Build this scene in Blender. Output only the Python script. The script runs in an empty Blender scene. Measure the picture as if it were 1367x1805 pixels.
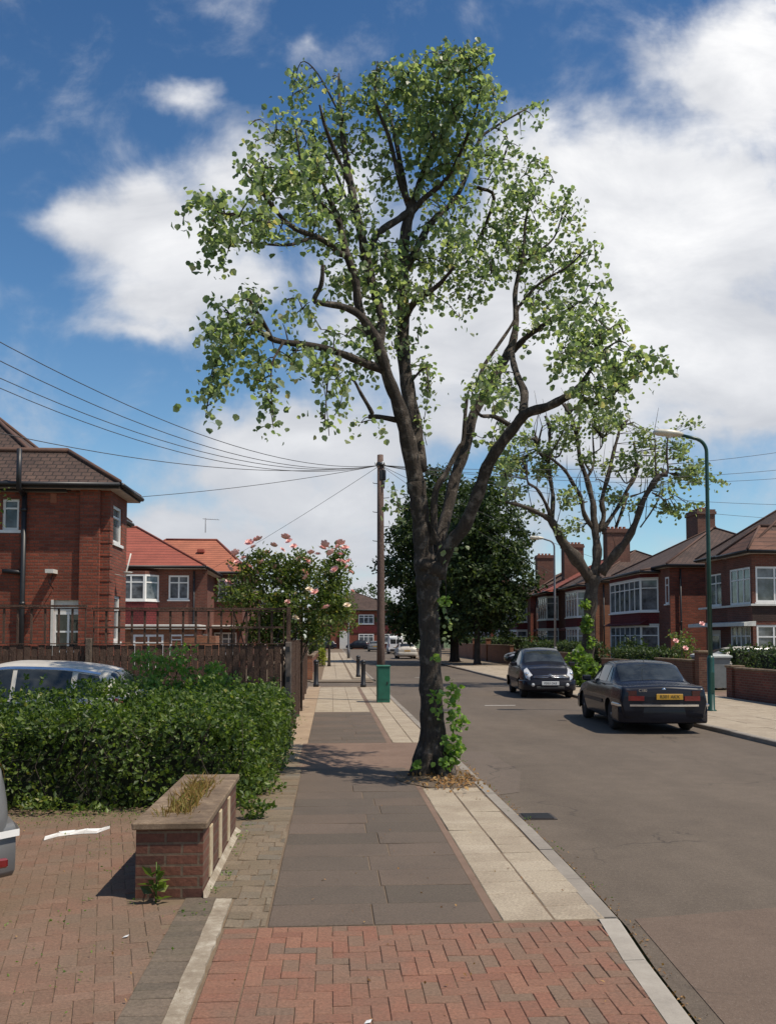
import bpy, bmesh, math, random
import numpy as np
from mathutils import Vector, Matrix
R = math.radians
rnd = random.Random(7)
nrg = np.random.default_rng(11)
scene = bpy.context.scene
col = scene.collection

# ------------------------------------------------------------------ camera model (photo is 1367 x 1805)
FPX, CAMZ, PITCH, YAW = 1550.0, 1.78, R(3.0), R(3.71)
HORIZ = 1125.0
PPX, PPY = 683.5, HORIZ - FPX * math.tan(PITCH)
_f = Vector((math.sin(YAW) * math.cos(PITCH), math.cos(YAW) * math.cos(PITCH), math.sin(PITCH)))
_r = Vector((math.cos(YAW), -math.sin(YAW), 0.0))
_u = _r.cross(_f)
def ray(px, py):
    return _f * FPX + _r * (px - PPX) + _u * (PPY - py)
def at(px, py, Y):
    d = ray(px, py); t = Y / d.y
    return Vector((d.x * t, Y, CAMZ + d.z * t))
def pxm(Y):
    return FPX / Y

# ------------------------------------------------------------------ mesh builder
class MB:
    def __init__(s):
        s.v = []; s.f = []; s.m = []; s.sm = []
    def add(s, pts, faces, mat=0, smooth=False):
        b = len(s.v)
        s.v.extend([tuple(p) for p in pts])
        for f in faces:
            s.f.append(tuple(b + i for i in f)); s.m.append(mat); s.sm.append(smooth)
        return s
    def box(s, x0, x1, y0, y1, z0, z1, mat=0):
        p = [(x0,y0,z0),(x1,y0,z0),(x1,y1,z0),(x0,y1,z0),(x0,y0,z1),(x1,y0,z1),(x1,y1,z1),(x0,y1,z1)]
        return s.add(p, [(3,2,1,0),(4,5,6,7),(0,1,5,4),(1,2,6,5),(2,3,7,6),(3,0,4,7)], mat)
    def bevbox(s, x0, x1, y0, y1, z0, z1, b=0.02, mat=0):
        p = []
        for z, i in ((z0, b), (z0 + b, 0), (z1 - b, 0), (z1, b)):
            c = b
            p += [(x0+i+c*(i==0),y0+i,z),(x1-i-c*(i==0),y0+i,z),(x1-i,y0+i+c*(i==0),z),(x1-i,y1-i-c*(i==0),z),
                  (x1-i-c*(i==0),y1-i,z),(x0+i+c*(i==0),y1-i,z),(x0+i,y1-i-c*(i==0),z),(x0+i,y0+i+c*(i==0),z)]
        f = [tuple(range(7,-1,-1)), tuple(range(24,32))]
        for k in range(3):
            for j in range(8):
                f.append((k*8+j, k*8+(j+1)%8, (k+1)*8+(j+1)%8, (k+1)*8+j))
        return s.add(p, f, mat)
    def ob(s, P, U, N, u0, u1, z0, z1, d0, d1, mat=0):
        """box along plan direction U, height z, depth along N"""
        P = Vector(P); U = Vector(U); N = Vector(N); Z = Vector((0,0,1))
        q = [P+U*u+N*d+Z*z for z in (z0,z1) for (u,d) in ((u0,d0),(u1,d0),(u1,d1),(u0,d1))]
        fs = [(3,2,1,0),(4,5,6,7),(0,1,5,4),(1,2,6,5),(2,3,7,6),(3,0,4,7)]
        if U.cross(N).z < 0: fs = [f[::-1] for f in fs]
        return s.add(q, fs, mat)
    def quad(s, a, b, c, d, mat=0):
        return s.add([a,b,c,d], [(0,1,2,3)], mat)
    def sheet(s, x0, x1, y0, y1, z, mat=0):
        return s.quad((x0,y0,z),(x1,y0,z),(x1,y1,z),(x0,y1,z), mat)
    def prism(s, poly, z0, z1, mat=0):
        n = len(poly)
        area = sum(poly[i][0]*poly[(i+1)%n][1]-poly[(i+1)%n][0]*poly[i][1] for i in range(n))
        if area < 0: poly = poly[::-1]
        p = [(x,y,z0) for x,y in poly] + [(x,y,z1) for x,y in poly]
        f = [tuple(range(n-1,-1,-1)), tuple(range(n,2*n))] + [(i,(i+1)%n,n+(i+1)%n,n+i) for i in range(n)]
        return s.add(p, f, mat)
    def tube(s, pts, rad, n=8, mat=0, wob=0.0, cap=True, smooth=True):
        pts = [Vector(p) for p in pts]
        if not hasattr(rad, '__len__'): rad = [rad]*len(pts)
        t0 = (pts[1]-pts[0]).normalized()
        ref = Vector((0,0,1)) if abs(t0.z) < .9 else Vector((1,0,0))
        a = t0.cross(ref).normalized()
        P = []; N = len(pts)
        for i in range(N):
            t = (pts[min(i+1,N-1)]-pts[max(i-1,0)]).normalized()
            a = (a - t*a.dot(t)).normalized(); b = t.cross(a)
            for k in range(n):
                th = 2*math.pi*k/n
                r = rad[i]*(1+wob*rnd.uniform(-1,1))
                P.append(pts[i]+a*(r*math.cos(th))+b*(r*math.sin(th)))
        F = []
        for i in range(N-1):
            for k in range(n):
                F.append((i*n+k, i*n+(k+1)%n, (i+1)*n+(k+1)%n, (i+1)*n+k))
        if cap:
            F.append(tuple(range(n-1,-1,-1))); F.append(tuple((N-1)*n+k for k in range(n)))
        return s.add(P, F, mat, smooth)
    def lathe(s, prof, c=(0,0,0), n=16, mat=0, axis='z', smooth=True):
        P = []; c = Vector(c)
        for r, h in prof:
            for k in range(n):
                th = 2*math.pi*k/n; x, y = r*math.cos(th), r*math.sin(th)
                P.append(c + Vector((x,y,h) if axis=='z' else ((h,x,y) if axis=='x' else (y,h,x))))
        F = []
        for i in range(len(prof)-1):
            for k in range(n):
                F.append((i*n+k, i*n+(k+1)%n, (i+1)*n+(k+1)%n, (i+1)*n+k))
        F.append(tuple(range(n-1,-1,-1))); F.append(tuple((len(prof)-1)*n+k for k in range(n)))
        return s.add(P, F, mat, smooth)
    def build(s, name, mats, parent=None, loc=None, local=False, uv=True):
        me = bpy.data.meshes.new(name)
        off = Vector((0,0,0))
        if parent is not None and not local:
            p = parent
            while p is not None: off += p.location; p = p.parent
        if loc is not None: off = Vector(loc)
        V = [(v[0]-off.x, v[1]-off.y, v[2]-off.z) for v in s.v]
        me.from_pydata(V, [], s.f)
        if not isinstance(mats, (list,tuple)): mats = [mats]
        for m in mats: me.materials.append(m)
        me.polygons.foreach_set('material_index', s.m)
        me.polygons.foreach_set('use_smooth', s.sm)
        if uv and len(s.f) < 60000:
            layer = me.uv_layers.new(name='UVMap').data
            for p in me.polygons:
                n = p.normal
                if abs(n.z) > .985: U, W = Vector((1,0,0)), Vector((0,1,0))
                else:
                    U = Vector((-n.y, n.x, 0)).normalized(); W = n.cross(U)
                for li in p.loop_indices:
                    q = me.vertices[me.loops[li].vertex_index].co + off
                    layer[li].uv = (q.dot(U), q.dot(W))
        me.update()
        o = bpy.data.objects.new(name, me); col.objects.link(o)
        if parent is not None: o.parent = parent
        if loc is not None: o.location = loc
        return o

def tag(o, label, cat, group=None, kind=None):
    o['label'] = label; o['category'] = cat
    if group: o['group'] = group
    if kind: o['kind'] = kind
    return o
def thing(name, loc, label, cat, group=None, rz=0.0):
    o = bpy.data.objects.new(name, None); col.objects.link(o)
    o.location = loc; o.rotation_euler = (0,0,rz); o.empty_display_size = .2
    return tag(o, label, cat, group)
def struct(name, mb, mats):
    o = mb.build(name, mats); o['kind'] = 'structure'; return o
def stuff(name, mb, mats, label, cat):
    o = mb.build(name, mats); tag(o, label, cat, kind='stuff'); return o
def copy_tree(o, parent=None):
    c = o.copy(); col.objects.link(c)
    if parent is not None: c.parent = parent
    for ch in o.children: copy_tree(ch, c)
    return c
def catmull(pts, per=4):
    """pts: list of tuples of any length -> resampled"""
    P = [np.array(p, float) for p in pts]
    P = [2*P[0]-P[1]] + P + [2*P[-1]-P[-2]]
    out = []
    for i in range(1, len(P)-2):
        for k in range(per):
            t = k/per
            a,b,c,d = P[i-1],P[i],P[i+1],P[i+2]
            out.append(.5*((2*b)+(c-a)*t+(2*a-5*b+4*c-d)*t*t+(3*b-a-3*c+d)*t**3))
    out.append(P[-2])
    return out

# ------------------------------------------------------------------ materials
class NT:
    def __init__(s, name):
        s.mat = bpy.data.materials.new(name); s.mat.use_nodes = True
        s.t = s.mat.node_tree; s.n = s.t.nodes; s.n.clear()
        s.out = s.new('ShaderNodeOutputMaterial')
    def new(s, t, **kw):
        nd = s.n.new(t)
        for k, v in kw.items():
            if hasattr(nd, k): setattr(nd, k, v)
        return nd
    def link(s, a, b): s.t.links.new(a, b)
    def val(s, sock, v):
        if hasattr(v, 'is_output') or hasattr(v, 'links'): s.link(v, sock)
        else: sock.default_value = v
    def noise(s, vec, scale, detail=4, rough=.55, dist=0.0):
        n = s.new('ShaderNodeTexNoise'); n.inputs['Scale'].default_value = scale
        n.inputs['Detail'].default_value = detail; n.inputs['Roughness'].default_value = rough
        n.inputs['Distortion'].default_value = dist
        if vec is not None: s.link(vec, n.inputs['Vector'])
        return n.outputs['Fac']
    def ramp(s, fac, stops):
        r = s.new('ShaderNodeValToRGB'); e = r.color_ramp.elements
        while len(e) > 1: e.remove(e[-1])
        e[0].position = stops[0][0]; e[0].color = (*stops[0][1], 1) if hasattr(stops[0][1],'__len__') else (stops[0][1],)*3+(1,)
        for p, c in stops[1:]:
            q = e.new(p); q.color = (*c, 1) if hasattr(c,'__len__') else (c,c,c,1)
        s.link(fac, r.inputs['Fac']); return r.outputs['Color']
    def mix(s, a, b, f, mode='MIX'):
        m = s.new('ShaderNodeMix', data_type='RGBA', blend_type=mode)
        for sock, v in ((m.inputs['Factor'], f), (m.inputs['A'] if 0 else m.inputs[6], a), (m.inputs[7], b)):
            if isinstance(v, (int,float)): sock.default_value = v
            elif hasattr(v,'__len__'): sock.default_value = (*v, 1)[:4]
            else: s.link(v, sock)
        return m.outputs[2]
    def math(s, op, a, b=0.0, c=None, clamp=False):
        m = s.new('ShaderNodeMath', operation=op); m.use_clamp = clamp
        for i, v in enumerate((a, b) if c is None else (a, b, c)):
            if isinstance(v, (int,float)): m.inputs[i].default_value = v
            else: s.link(v, m.inputs[i])
        return m.outputs[0]
    def bsdf(s, base, rough=.7, bump=None, bstr=.3, bdist=.01, metal=0, spec=.5, coat=0, alpha=None):
        b = s.new('ShaderNodeBsdfPrincipled')
        if isinstance(base, (tuple,list)): b.inputs['Base Color'].default_value = (*base, 1)[:4]
        else: s.link(base, b.inputs['Base Color'])
        if isinstance(rough, (int,float)): b.inputs['Roughness'].default_value = rough
        else: s.link(rough, b.inputs['Roughness'])
        b.inputs['Metallic'].default_value = metal
        b.inputs['Specular IOR Level'].default_value = spec
        b.inputs['Coat Weight'].default_value = coat
        b.inputs['Coat Roughness'].default_value = .04
        if bump is not None:
            bp = s.new('ShaderNodeBump'); bp.inputs['Strength'].default_value = bstr; bp.inputs['Distance'].default_value = bdist
            s.link(bump, bp.inputs['Height']); s.link(bp.outputs[0], b.inputs['Normal'])
        s.link(b.outputs[0], s.out.inputs['Surface'])
        return b
    def obj(s):
        return s.new('ShaderNodeNewGeometry').outputs['Position']
    def oc(s):
        return s.new('ShaderNodeTexCoord').outputs['Object']
    def uv(s):
        return s.new('ShaderNodeTexCoord').outputs['UV']
    def island(s):
        return s.new('ShaderNodeNewGeometry').outputs['Random Per Island']

def flat(name, c, rough=.6, metal=0, coat=0, spec=.5, var=.15, scale=6, bump=0):
    m = NT(name); p = m.oc()
    nz = m.noise(p, scale, 5)
    cc = m.ramp(nz, [(.3, tuple(x*(1-var) for x in c)), (.7, tuple(min(1,x*(1+var)) for x in c))])
    m.bsdf(cc, rough, nz if bump else None, bump, .01, metal, spec, coat)
    return m.mat
def speckle(name, stops, scales=(1.2, 14, 140), rough=.85, bump=.35, bdist=.004, w=(.5,.3,.2)):
    m = NT(name); p = m.obj()
    a = m.noise(p, scales[0], 5, .6); b = m.noise(p, scales[1], 5, .65); c = m.noise(p, scales[2], 2, .6)
    s = m.math('ADD', m.math('MULTIPLY', a, w[0]), m.math('ADD', m.math('MULTIPLY', b, w[1]), m.math('MULTIPLY', c, w[2])))
    m.bsdf(m.ramp(s, stops), rough, m.math('ADD', c, m.math('MULTIPLY', b, .6)), bump, bdist)
    return m.mat
def islands(name, stops, dirt=(.2,.15,.1), dirtamt=.5, rough=.85, dscale=3.0, bdist=.004, dthr=(.45,.75)):
    """one colour per block, with dirt over it"""
    m = NT(name); p = m.obj()
    base = m.ramp(m.island(), stops)
    n1 = m.noise(p, dscale, 6, .65); n2 = m.noise(p, 60, 4, .6); n3 = m.noise(p, 240, 2, .6)
    f = m.math('MULTIPLY', m.ramp(n1, [(dthr[0], 0.0), (dthr[1], 1.0)]), dirtamt)
    c = m.mix(base, dirt, f)
    c = m.mix(c, m.ramp(n2, [(.3,.55),(.65,1.15)]), .75, 'MULTIPLY')
    c = m.mix(c, m.ramp(n3, [(.35,.7),(.65,1.2)]), .5, 'MULTIPLY')
    m.bsdf(c, rough, m.math('ADD', n2, n3), .5, bdist)
    return m.mat
def brickmat(name, c1, c2, mort, w=.225, h=.075, ms=.012, rough=.88, dirt=.35):
    m = NT(name); uv = m.uv(); p = m.obj()
    b = m.new('ShaderNodeTexBrick'); m.link(uv, b.inputs['Vector'])
    b.inputs['Color1'].default_value = (*c1,1); b.inputs['Color2'].default_value = (*c2,1); b.inputs['Mortar'].default_value = (*mort,1)
    b.inputs['Scale'].default_value = 1; b.inputs['Mortar Size'].default_value = ms; b.inputs['Mortar Smooth'].default_value = .2
    b.inputs['Brick Width'].default_value = w; b.inputs['Row Height'].default_value = h; b.inputs['Bias'].default_value = 0
    n1 = m.noise(p, 1.1, 6, .65); n2 = m.noise(p, 30, 5, .6)
    c = m.mix(b.outputs['Color'], m.ramp(n1, [(.3,.5),(.7,1.25)]), dirt*2, 'MULTIPLY')
    c = m.mix(c, m.ramp(n2, [(.3,.6),(.7,1.25)]), .7, 'MULTIPLY')
    hgt = m.math('SUBTRACT', n2, m.math('MULTIPLY', b.outputs['Fac'], 1.2))
    m.bsdf(c, rough, hgt, .6, .008)
    return m.mat
def leafmat(name, stops, trans=.35, rough=.5, spec=.35):
    m = NT(name)
    c = m.ramp(m.island(), stops)
    b = m.bsdf(c, rough, spec=spec)
    t = m.new('ShaderNodeBsdfTranslucent'); tc = m.mix(c, (1.0,1.0,.55), .5, 'MULTIPLY')
    g = m.mix(tc, (2.0,2.1,1.3), 1.0, 'MULTIPLY'); m.link(g, t.inputs['Color'])
    mx = m.new('ShaderNodeMixShader'); mx.inputs[0].default_value = trans
    m.link(b.outputs[0], mx.inputs[1]); m.link(t.outputs[0], mx.inputs[2]); m.link(mx.outputs[0], m.out.inputs['Surface'])
    return m.mat
def barkmat(name, dark, mid, pale, vs=1.0):
    m = NT(name); p = m.obj()
    mp = m.new('ShaderNodeMapping'); m.link(p, mp.inputs[0]); mp.inputs['Scale'].default_value = (1,1,.22)
    n1 = m.noise(mp.outputs[0], 20, 6, .75, .8); n2 = m.noise(p, 3.2*vs, 6, .65); n3 = m.noise(p, 60, 3)
    c = m.ramp(n1, [(.3, dark), (.55, mid), (.75, tuple(x*1.3 for x in mid))])
    c = m.mix(c, pale, m.ramp(n2, [(.52,0.0),(.66,.75)]))
    m.bsdf(c, .9, m.math('ADD', n1, m.math('MULTIPLY', n3, .4)), 1.0, .06)
    return m.mat
def carpaint(name, c, metal=.0, rough=.3, coat=.22, spec=.2):
    m = NT(name); p = m.oc(); n = m.noise(p, 3, 5)
    d = m.noise(p, 90, 2)
    cc = m.mix(m.ramp(n, [(.3, tuple(x*.9 for x in c)), (.7, tuple(min(1,x*1.08) for x in c))]), (.25,.22,.19), m.math('MULTIPLY', d, .02))
    m.bsdf(cc, rough, None, metal=metal, coat=coat, spec=spec)
    return m.mat
def glassmat(name, c, rough=.04, var=.5):
    m = NT(name); p = m.obj(); n = m.noise(p, 2.2, 3)
    m.bsdf(m.ramp(n, [(.35, tuple(x*(1-var) for x in c)), (.65, tuple(x*(1+var) for x in c))]), rough, m.noise(p, 1.3, 2), .06, .05, spec=.7)
    return m.mat

M = {}
M['asphalt_old'] = None if 1 else speckle('asphalt', [(.3,(.07,.054,.04)),(.5,(.108,.085,.065)),(.7,(.152,.121,.094))], (.35,5,150), .9, .5, .004, (.45,.25,.3))
def asphalt(name, stops):
    m = NT(name); p = m.obj()
    a = m.noise(p, .3, 6, .6); b = m.noise(p, 3.5, 5, .65); c = m.noise(p, 110, 2, .8); d = m.noise(p, 34, 4, .8)
    mp = m.new('ShaderNodeMapping'); m.link(p, mp.inputs[0]); mp.inputs['Scale'].default_value = (1.1, .16, 1)
    e = m.noise(mp.outputs[0], 1.0, 5, .6)
    s = m.math('ADD', m.math('ADD', m.math('MULTIPLY', a, .2), m.math('MULTIPLY', b, .14)), m.math('ADD', m.math('MULTIPLY', c, .24), m.math('ADD', m.math('MULTIPLY', d, .27), m.math('MULTIPLY', e, .15))))
    col_ = m.ramp(s, stops)
    # pale aggregate showing through
    v = m.new('ShaderNodeTexVoronoi'); v.inputs['Scale'].default_value = 55; m.link(p, v.inputs['Vector'])
    ag = m.math('MULTIPLY', m.ramp(v.outputs['Distance'], [(.1,1.0),(.3,0.0)]), m.ramp(m.noise(p, 140, 1), [(.5,0.0),(.62,1.0)]))
    col_ = m.mix(col_, (.3,.26,.21), m.math('MULTIPLY', ag, .55))
    # cracks and old seams
    w = m.new('ShaderNodeVectorMath'); w.operation = 'ADD'; m.link(p, w.inputs[0])
    nz = m.new('ShaderNodeTexNoise'); nz.inputs['Scale'].default_value = 1.6; nz.inputs['Detail'].default_value = 5; m.link(p, nz.inputs['Vector'])
    sc = m.new('ShaderNodeVectorMath'); sc.operation = 'SCALE'; m.link(nz.outputs['Color'], sc.inputs[0]); sc.inputs['Scale'].default_value = .9
    m.link(sc.outputs[0], w.inputs[1])
    vc = m.new('ShaderNodeTexVoronoi'); vc.feature = 'DISTANCE_TO_EDGE'; vc.inputs['Scale'].default_value = .33; m.link(w.outputs[0], vc.inputs['Vector'])
    cr = m.math('MULTIPLY', m.ramp(vc.outputs['Distance'], [(.0,1.0),(.006,0.0)]), m.ramp(m.noise(p, .45, 3), [(.5,0.0),(.58,1.0)]))
    col_ = m.mix(col_, (.03,.024,.018), m.math('MULTIPLY', cr, .75))
    m.bsdf(col_, .9, m.math('SUBTRACT', m.math('ADD', c, d), cr), .6, .005)
    return m.mat
M['asphalt'] = asphalt('asphalt', [(.36,(.06,.045,.032)),(.5,(.106,.081,.059)),(.64,(.165,.128,.095))])
M['patch_red'] = asphalt('red asphalt patch', [(.36,(.078,.052,.037)),(.5,(.128,.088,.063)),(.64,(.19,.137,.102))]) if 1 else speckle('x', [(0,0),(1,1)], (.6,7,150), .9, .5, .004, (.4,.3,.3))
M['patch_grey'] = asphalt('worn asphalt patch', [(.36,(.072,.053,.04)),(.5,(.122,.093,.071)),(.64,(.18,.14,.108))]) if 1 else speckle('x', [(0,0),(1,1)], (.8,7,150))
M['earth'] = speckle('earth', [(.3,(.07,.05,.03)),(.5,(.14,.1,.065)),(.7,(.24,.18,.12))], (2,14,80), .95, .8, .02)
M['grass'] = speckle('grass land', [(.3,(.03,.05,.014)),(.5,(.055,.08,.025)),(.7,(.1,.11,.04))], (.3,5,60), .95)
M['sand'] = speckle('joint sand', [(.3,(.1,.068,.042)),(.5,(.15,.105,.066)),(.7,(.22,.165,.105))], (2,20,160))
M['brickpave'] = islands('red paving brick', [(0,(.215,.098,.062)),(.25,(.25,.113,.071)),(.5,(.22,.108,.068)),(.7,(.265,.128,.08)),(.8,(.185,.12,.08)),(.92,(.21,.115,.073)),(1,(.165,.115,.082))], (.165,.115,.08), .8, dscale=1.6)
M['drivepave'] = islands('dirty driveway brick', [(0,(.19,.1,.065)),(.3,(.222,.118,.077)),(.6,(.235,.135,.09)),(.8,(.19,.128,.09)),(1,(.245,.14,.095))], (.165,.112,.072), .9, dscale=1.0, dthr=(.34,.6))
M['driveedge'] = islands('grey brown edging brick', [(0,(.115,.09,.065)),(.5,(.15,.115,.082)),(1,(.19,.14,.1))], (.1,.085,.05), .6)
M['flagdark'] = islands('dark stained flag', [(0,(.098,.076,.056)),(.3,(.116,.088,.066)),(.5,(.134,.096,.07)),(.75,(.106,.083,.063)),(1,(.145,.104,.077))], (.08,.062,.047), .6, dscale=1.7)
M['flagpale'] = islands('pale concrete slab', [(0,(.36,.295,.215)),(.4,(.41,.34,.25)),(.8,(.38,.315,.23)),(1,(.43,.36,.27))], (.22,.165,.115), .75, dscale=2.2, dthr=(.42,.8))
M['flagtan'] = islands('tan block strip', [(0,(.16,.12,.078)),(.5,(.21,.158,.105)),(.8,(.14,.122,.095)),(1,(.25,.19,.128))], (.15,.12,.075), .7)
M['redtarmac'] = speckle('reddish tarmac', [(.3,(.12,.075,.051)),(.5,(.17,.109,.076)),(.7,(.23,.153,.11))], (1.2,9,150))
M['kerb'] = speckle('weathered kerb stone', [(.3,(.17,.145,.12)),(.5,(.24,.21,.175)),(.7,(.34,.3,.25))], (1.5,14,120))
M['kerbpale'] = speckle('pale kerb stone', [(.3,(.22,.195,.165)),(.5,(.32,.285,.24)),(.7,(.4,.365,.31))], (2,14,140))
M['mortar'] = speckle('pale mortar strip', [(.3,(.16,.12,.08)),(.48,(.27,.22,.16)),(.66,(.5,.45,.36))], (5,26,140))
M['coping'] = speckle('stained coping', [(.34,(.07,.045,.027)),(.5,(.16,.11,.068)),(.64,(.3,.22,.145))], (3,16,120))
M['cream'] = speckle('cream render', [(.34,(.2,.14,.085)),(.46,(.42,.33,.21)),(.62,(.58,.5,.36))], (4,20,120))
M['gardenbrick'] = brickmat('garden wall brick', (.155,.058,.034), (.09,.034,.022), (.14,.095,.062), ms=.009, dirt=.35)
M['brickA'] = brickmat('house brick', (.31,.073,.038), (.18,.042,.023), (.15,.075,.052), dirt=.3)
M['brickB'] = brickmat('brown house brick', (.2,.055,.033), (.125,.036,.023), (.16,.095,.07), dirt=.3)
M['brickO'] = brickmat('orange house brick', (.36,.13,.06), (.24,.08,.04), (.26,.16,.1), dirt=.25)
M['brickdark'] = brickmat('dark brick band', (.055,.025,.02), (.038,.018,.015), (.06,.04,.03), dirt=.3)
M['tilebrown'] = brickmat('brown roof tile', (.105,.062,.046), (.075,.045,.036), (.03,.02,.016), .22, .17, .018, dirt=.4)
M['tilered'] = brickmat('red roof tile', (.33,.085,.055), (.3,.078,.05), (.12,.035,.025), 60, .34, .03, dirt=.25)
M['tileorange'] = brickmat('orange roof tile', (.4,.135,.075), (.37,.125,.068), (.16,.05,.03), 60, .32, .03, dirt=.25)
M['ridge'] = flat('ridge tile', (.1,.052,.037), .85)
M['ridgered'] = flat('red ridge tile', (.2,.055,.036), .85)
M['redhung'] = brickmat('dark red hung tile', (.16,.02,.022), (.13,.016,.018), (.06,.012,.012), .17, .12, .014, dirt=.25)
M['white'] = flat('white paint', (.78,.77,.74), .4, var=.06)
M['offwhite'] = flat('off white paint', (.62,.6,.55), .55, var=.1)
M['fascia'] = flat('dark fascia', (.035,.028,.026), .6)
M['soffit'] = flat('soffit', (.55,.5,.44), .6)
M['black'] = flat('black metal', (.018,.018,.02), .45)
M['blackplastic'] = flat('black plastic', (.025,.025,.027), .55)
M['rubber'] = flat('tyre rubber', (.022,.021,.02), .85)
M['lampgreen'] = flat('green lamp paint', (.008,.05,.036), .38, var=.2)
M['boxgreen'] = flat('green box paint', (.012,.115,.075), .45, var=.2, scale=5)
M['lamphead'] = flat('lamp lens housing', (.62,.58,.48), .35)
M['greypole'] = flat('grey metal', (.16,.16,.17), .5)
M['wood'] = barkmat('fence wood', (.06,.032,.021), (.11,.06,.039), (.14,.08,.054), 1)
M['woodlight'] = barkmat('fence post wood', (.1,.07,.05), (.16,.115,.085), (.2,.15,.11), 1)
M['polewood'] = barkmat('pole wood', (.09,.055,.042), (.15,.095,.075), (.2,.135,.11), 1)
M['concpost'] = flat('concrete post', (.16,.125,.1), .9, var=.25, scale=12, bump=.3)
M['bark'] = barkmat('lime bark', (.022,.016,.011), (.062,.046,.034), (.24,.2,.165), 2.2)
M['bark2'] = barkmat('pollard bark', (.03,.022,.017), (.08,.06,.045), (.17,.14,.11), 1.0)
M['barkdark'] = barkmat('dark bark', (.02,.015,.012), (.045,.035,.028), (.06,.05,.04), 1.0)
M['leaf'] = leafmat('lime leaf', [(0,(.08,.118,.072)),(.3,(.138,.188,.112)),(.6,(.2,.25,.145)),(.85,(.26,.305,.178)),(.97,(.29,.32,.185)),(1,(.32,.27,.17))], .52, .42, .5)
M['leaf2'] = leafmat('pollard leaf', [(0,(.11,.15,.08)),(.5,(.19,.24,.13)),(1,(.29,.31,.19))], .48, .42, .5)
M['leafdark'] = leafmat('dark tree leaf', [(0,(.015,.03,.01)),(.5,(.032,.055,.017)),(.85,(.06,.09,.026)),(1,(.1,.13,.04))], .22, .55, .3)
M['leafhedge'] = leafmat('privet leaf', [(0,(.03,.056,.012)),(.4,(.06,.1,.02)),(.75,(.105,.16,.03)),(.95,(.16,.215,.042)),(1,(.22,.21,.055))], .38, .45, .4)
M['leafbush'] = leafmat('bright shrub leaf', [(0,(.06,.11,.02)),(.5,(.12,.2,.04)),(1,(.19,.27,.06))], .42, .45)
M['leafhedge2'] = leafmat('clipped hedge leaf', [(0,(.018,.036,.01)),(.5,(.036,.066,.017)),(1,(.075,.1,.03))], .25, .5)
M['leafrose'] = leafmat('rose leaf', [(0,(.04,.07,.018)),(.5,(.09,.13,.034)),(.9,(.16,.19,.055)),(1,(.2,.15,.06))], .4, .45)
M['leafshoot'] = leafmat('fresh shoot leaf', [(0,(.08,.16,.03)),(.5,(.15,.25,.05)),(1,(.24,.33,.08))], .4, .45)
M['leafyellow'] = leafmat('yellow conifer leaf', [(0,(.2,.24,.03)),(.5,(.32,.36,.05)),(1,(.4,.42,.08))], .3, .5)
M['drygrass'] = leafmat('dry grass', [(0,(.2,.12,.05)),(.5,(.34,.22,.09)),(.8,(.25,.21,.07)),(1,(.16,.19,.05))], .3, .7, .2)
M['deadleaf'] = leafmat('dead leaf litter', [(0,(.12,.06,.025)),(.5,(.28,.15,.06)),(1,(.4,.25,.1))], .15, .7, .2)
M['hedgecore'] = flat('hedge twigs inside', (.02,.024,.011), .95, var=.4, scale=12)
M['petalpink'] = flat('pink petal', (.84,.5,.46), .6, var=.12, scale=14)
M['petalpale'] = flat('pale petal', (.8,.66,.5), .6, var=.1, scale=14)
M['pane'] = glassmat('window glass', (.035,.042,.05))
M['panenet'] = glassmat('window glass over net curtain', (.12,.13,.14), .08, .6)
M['carglass'] = glassmat('car glass', (.03,.034,.035), .03)
M['lens'] = flat('clear lamp lens', (.6,.6,.6), .08, .2, coat=1)
M['redlens'] = flat('red lamp lens', (.16,.008,.01), .15, coat=1)
M['reddark'] = flat('dark red lamp lens', (.05,.006,.008), .15, coat=1)
M['orangelens'] = flat('orange lens', (.6,.18,.03), .15, coat=1)
M['chrome'] = flat('chrome', (.75,.75,.76), .12, 1.0)
M['alloy'] = flat('wheel alloy', (.42,.42,.43), .35, .8)
M['alloydark'] = flat('shaded alloy', (.2,.2,.2), .5, .5)
M['paintblack'] = carpaint('black car paint', (.01,.01,.016), 0, .25)
M['paintnavy'] = carpaint('blue black car paint', (.008,.01,.018), 0, .25)
M['paintsilver'] = carpaint('silver car paint', (.5,.47,.42), .1, .5, .15, .25)
M['paintgrey'] = carpaint('grey car paint', (.16,.16,.16), .1, .4)
M['paintwhite'] = carpaint('white van paint', (.75,.75,.74), 0, .3)
M['plateyellow'] = flat('yellow number plate', (.55,.3,.03), .4, var=.05)
M['platewhite'] = flat('white number plate', (.7,.7,.68), .4, var=.05)
M['ink'] = flat('black lettering', (.02,.02,.02), .5, var=.02)
M['bingrey'] = flat('grey bin plastic', (.17,.18,.18), .55, var=.12)
M['binlid'] = flat('pale bin lid', (.4,.41,.39), .5, var=.12)
M['roadpaint'] = flat('worn road paint', (.5,.47,.43), .8, var=.3, scale=20)
M['iron'] = flat('cast iron', (.06,.048,.042), .6, .3, var=.3, scale=30)
M['litter'] = flat('white plastic litter', (.75,.74,.72), .4, var=.1)
M['tilecorner'] = brickmat('weathered orange roof tile', (.17,.08,.052), (.14,.066,.044), (.07,.035,.026), 60, .3, .03, dirt=.35)
M['wire'] = flat('telephone wire', (.06,.06,.065), .7)
M['terracotta'] = flat('terracotta', (.3,.11,.06), .85, var=.25)
M['chimbrick'] = brickmat('chimney brick', (.2,.075,.05), (.14,.05,.035), (.17,.11,.08), dirt=.3)
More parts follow.
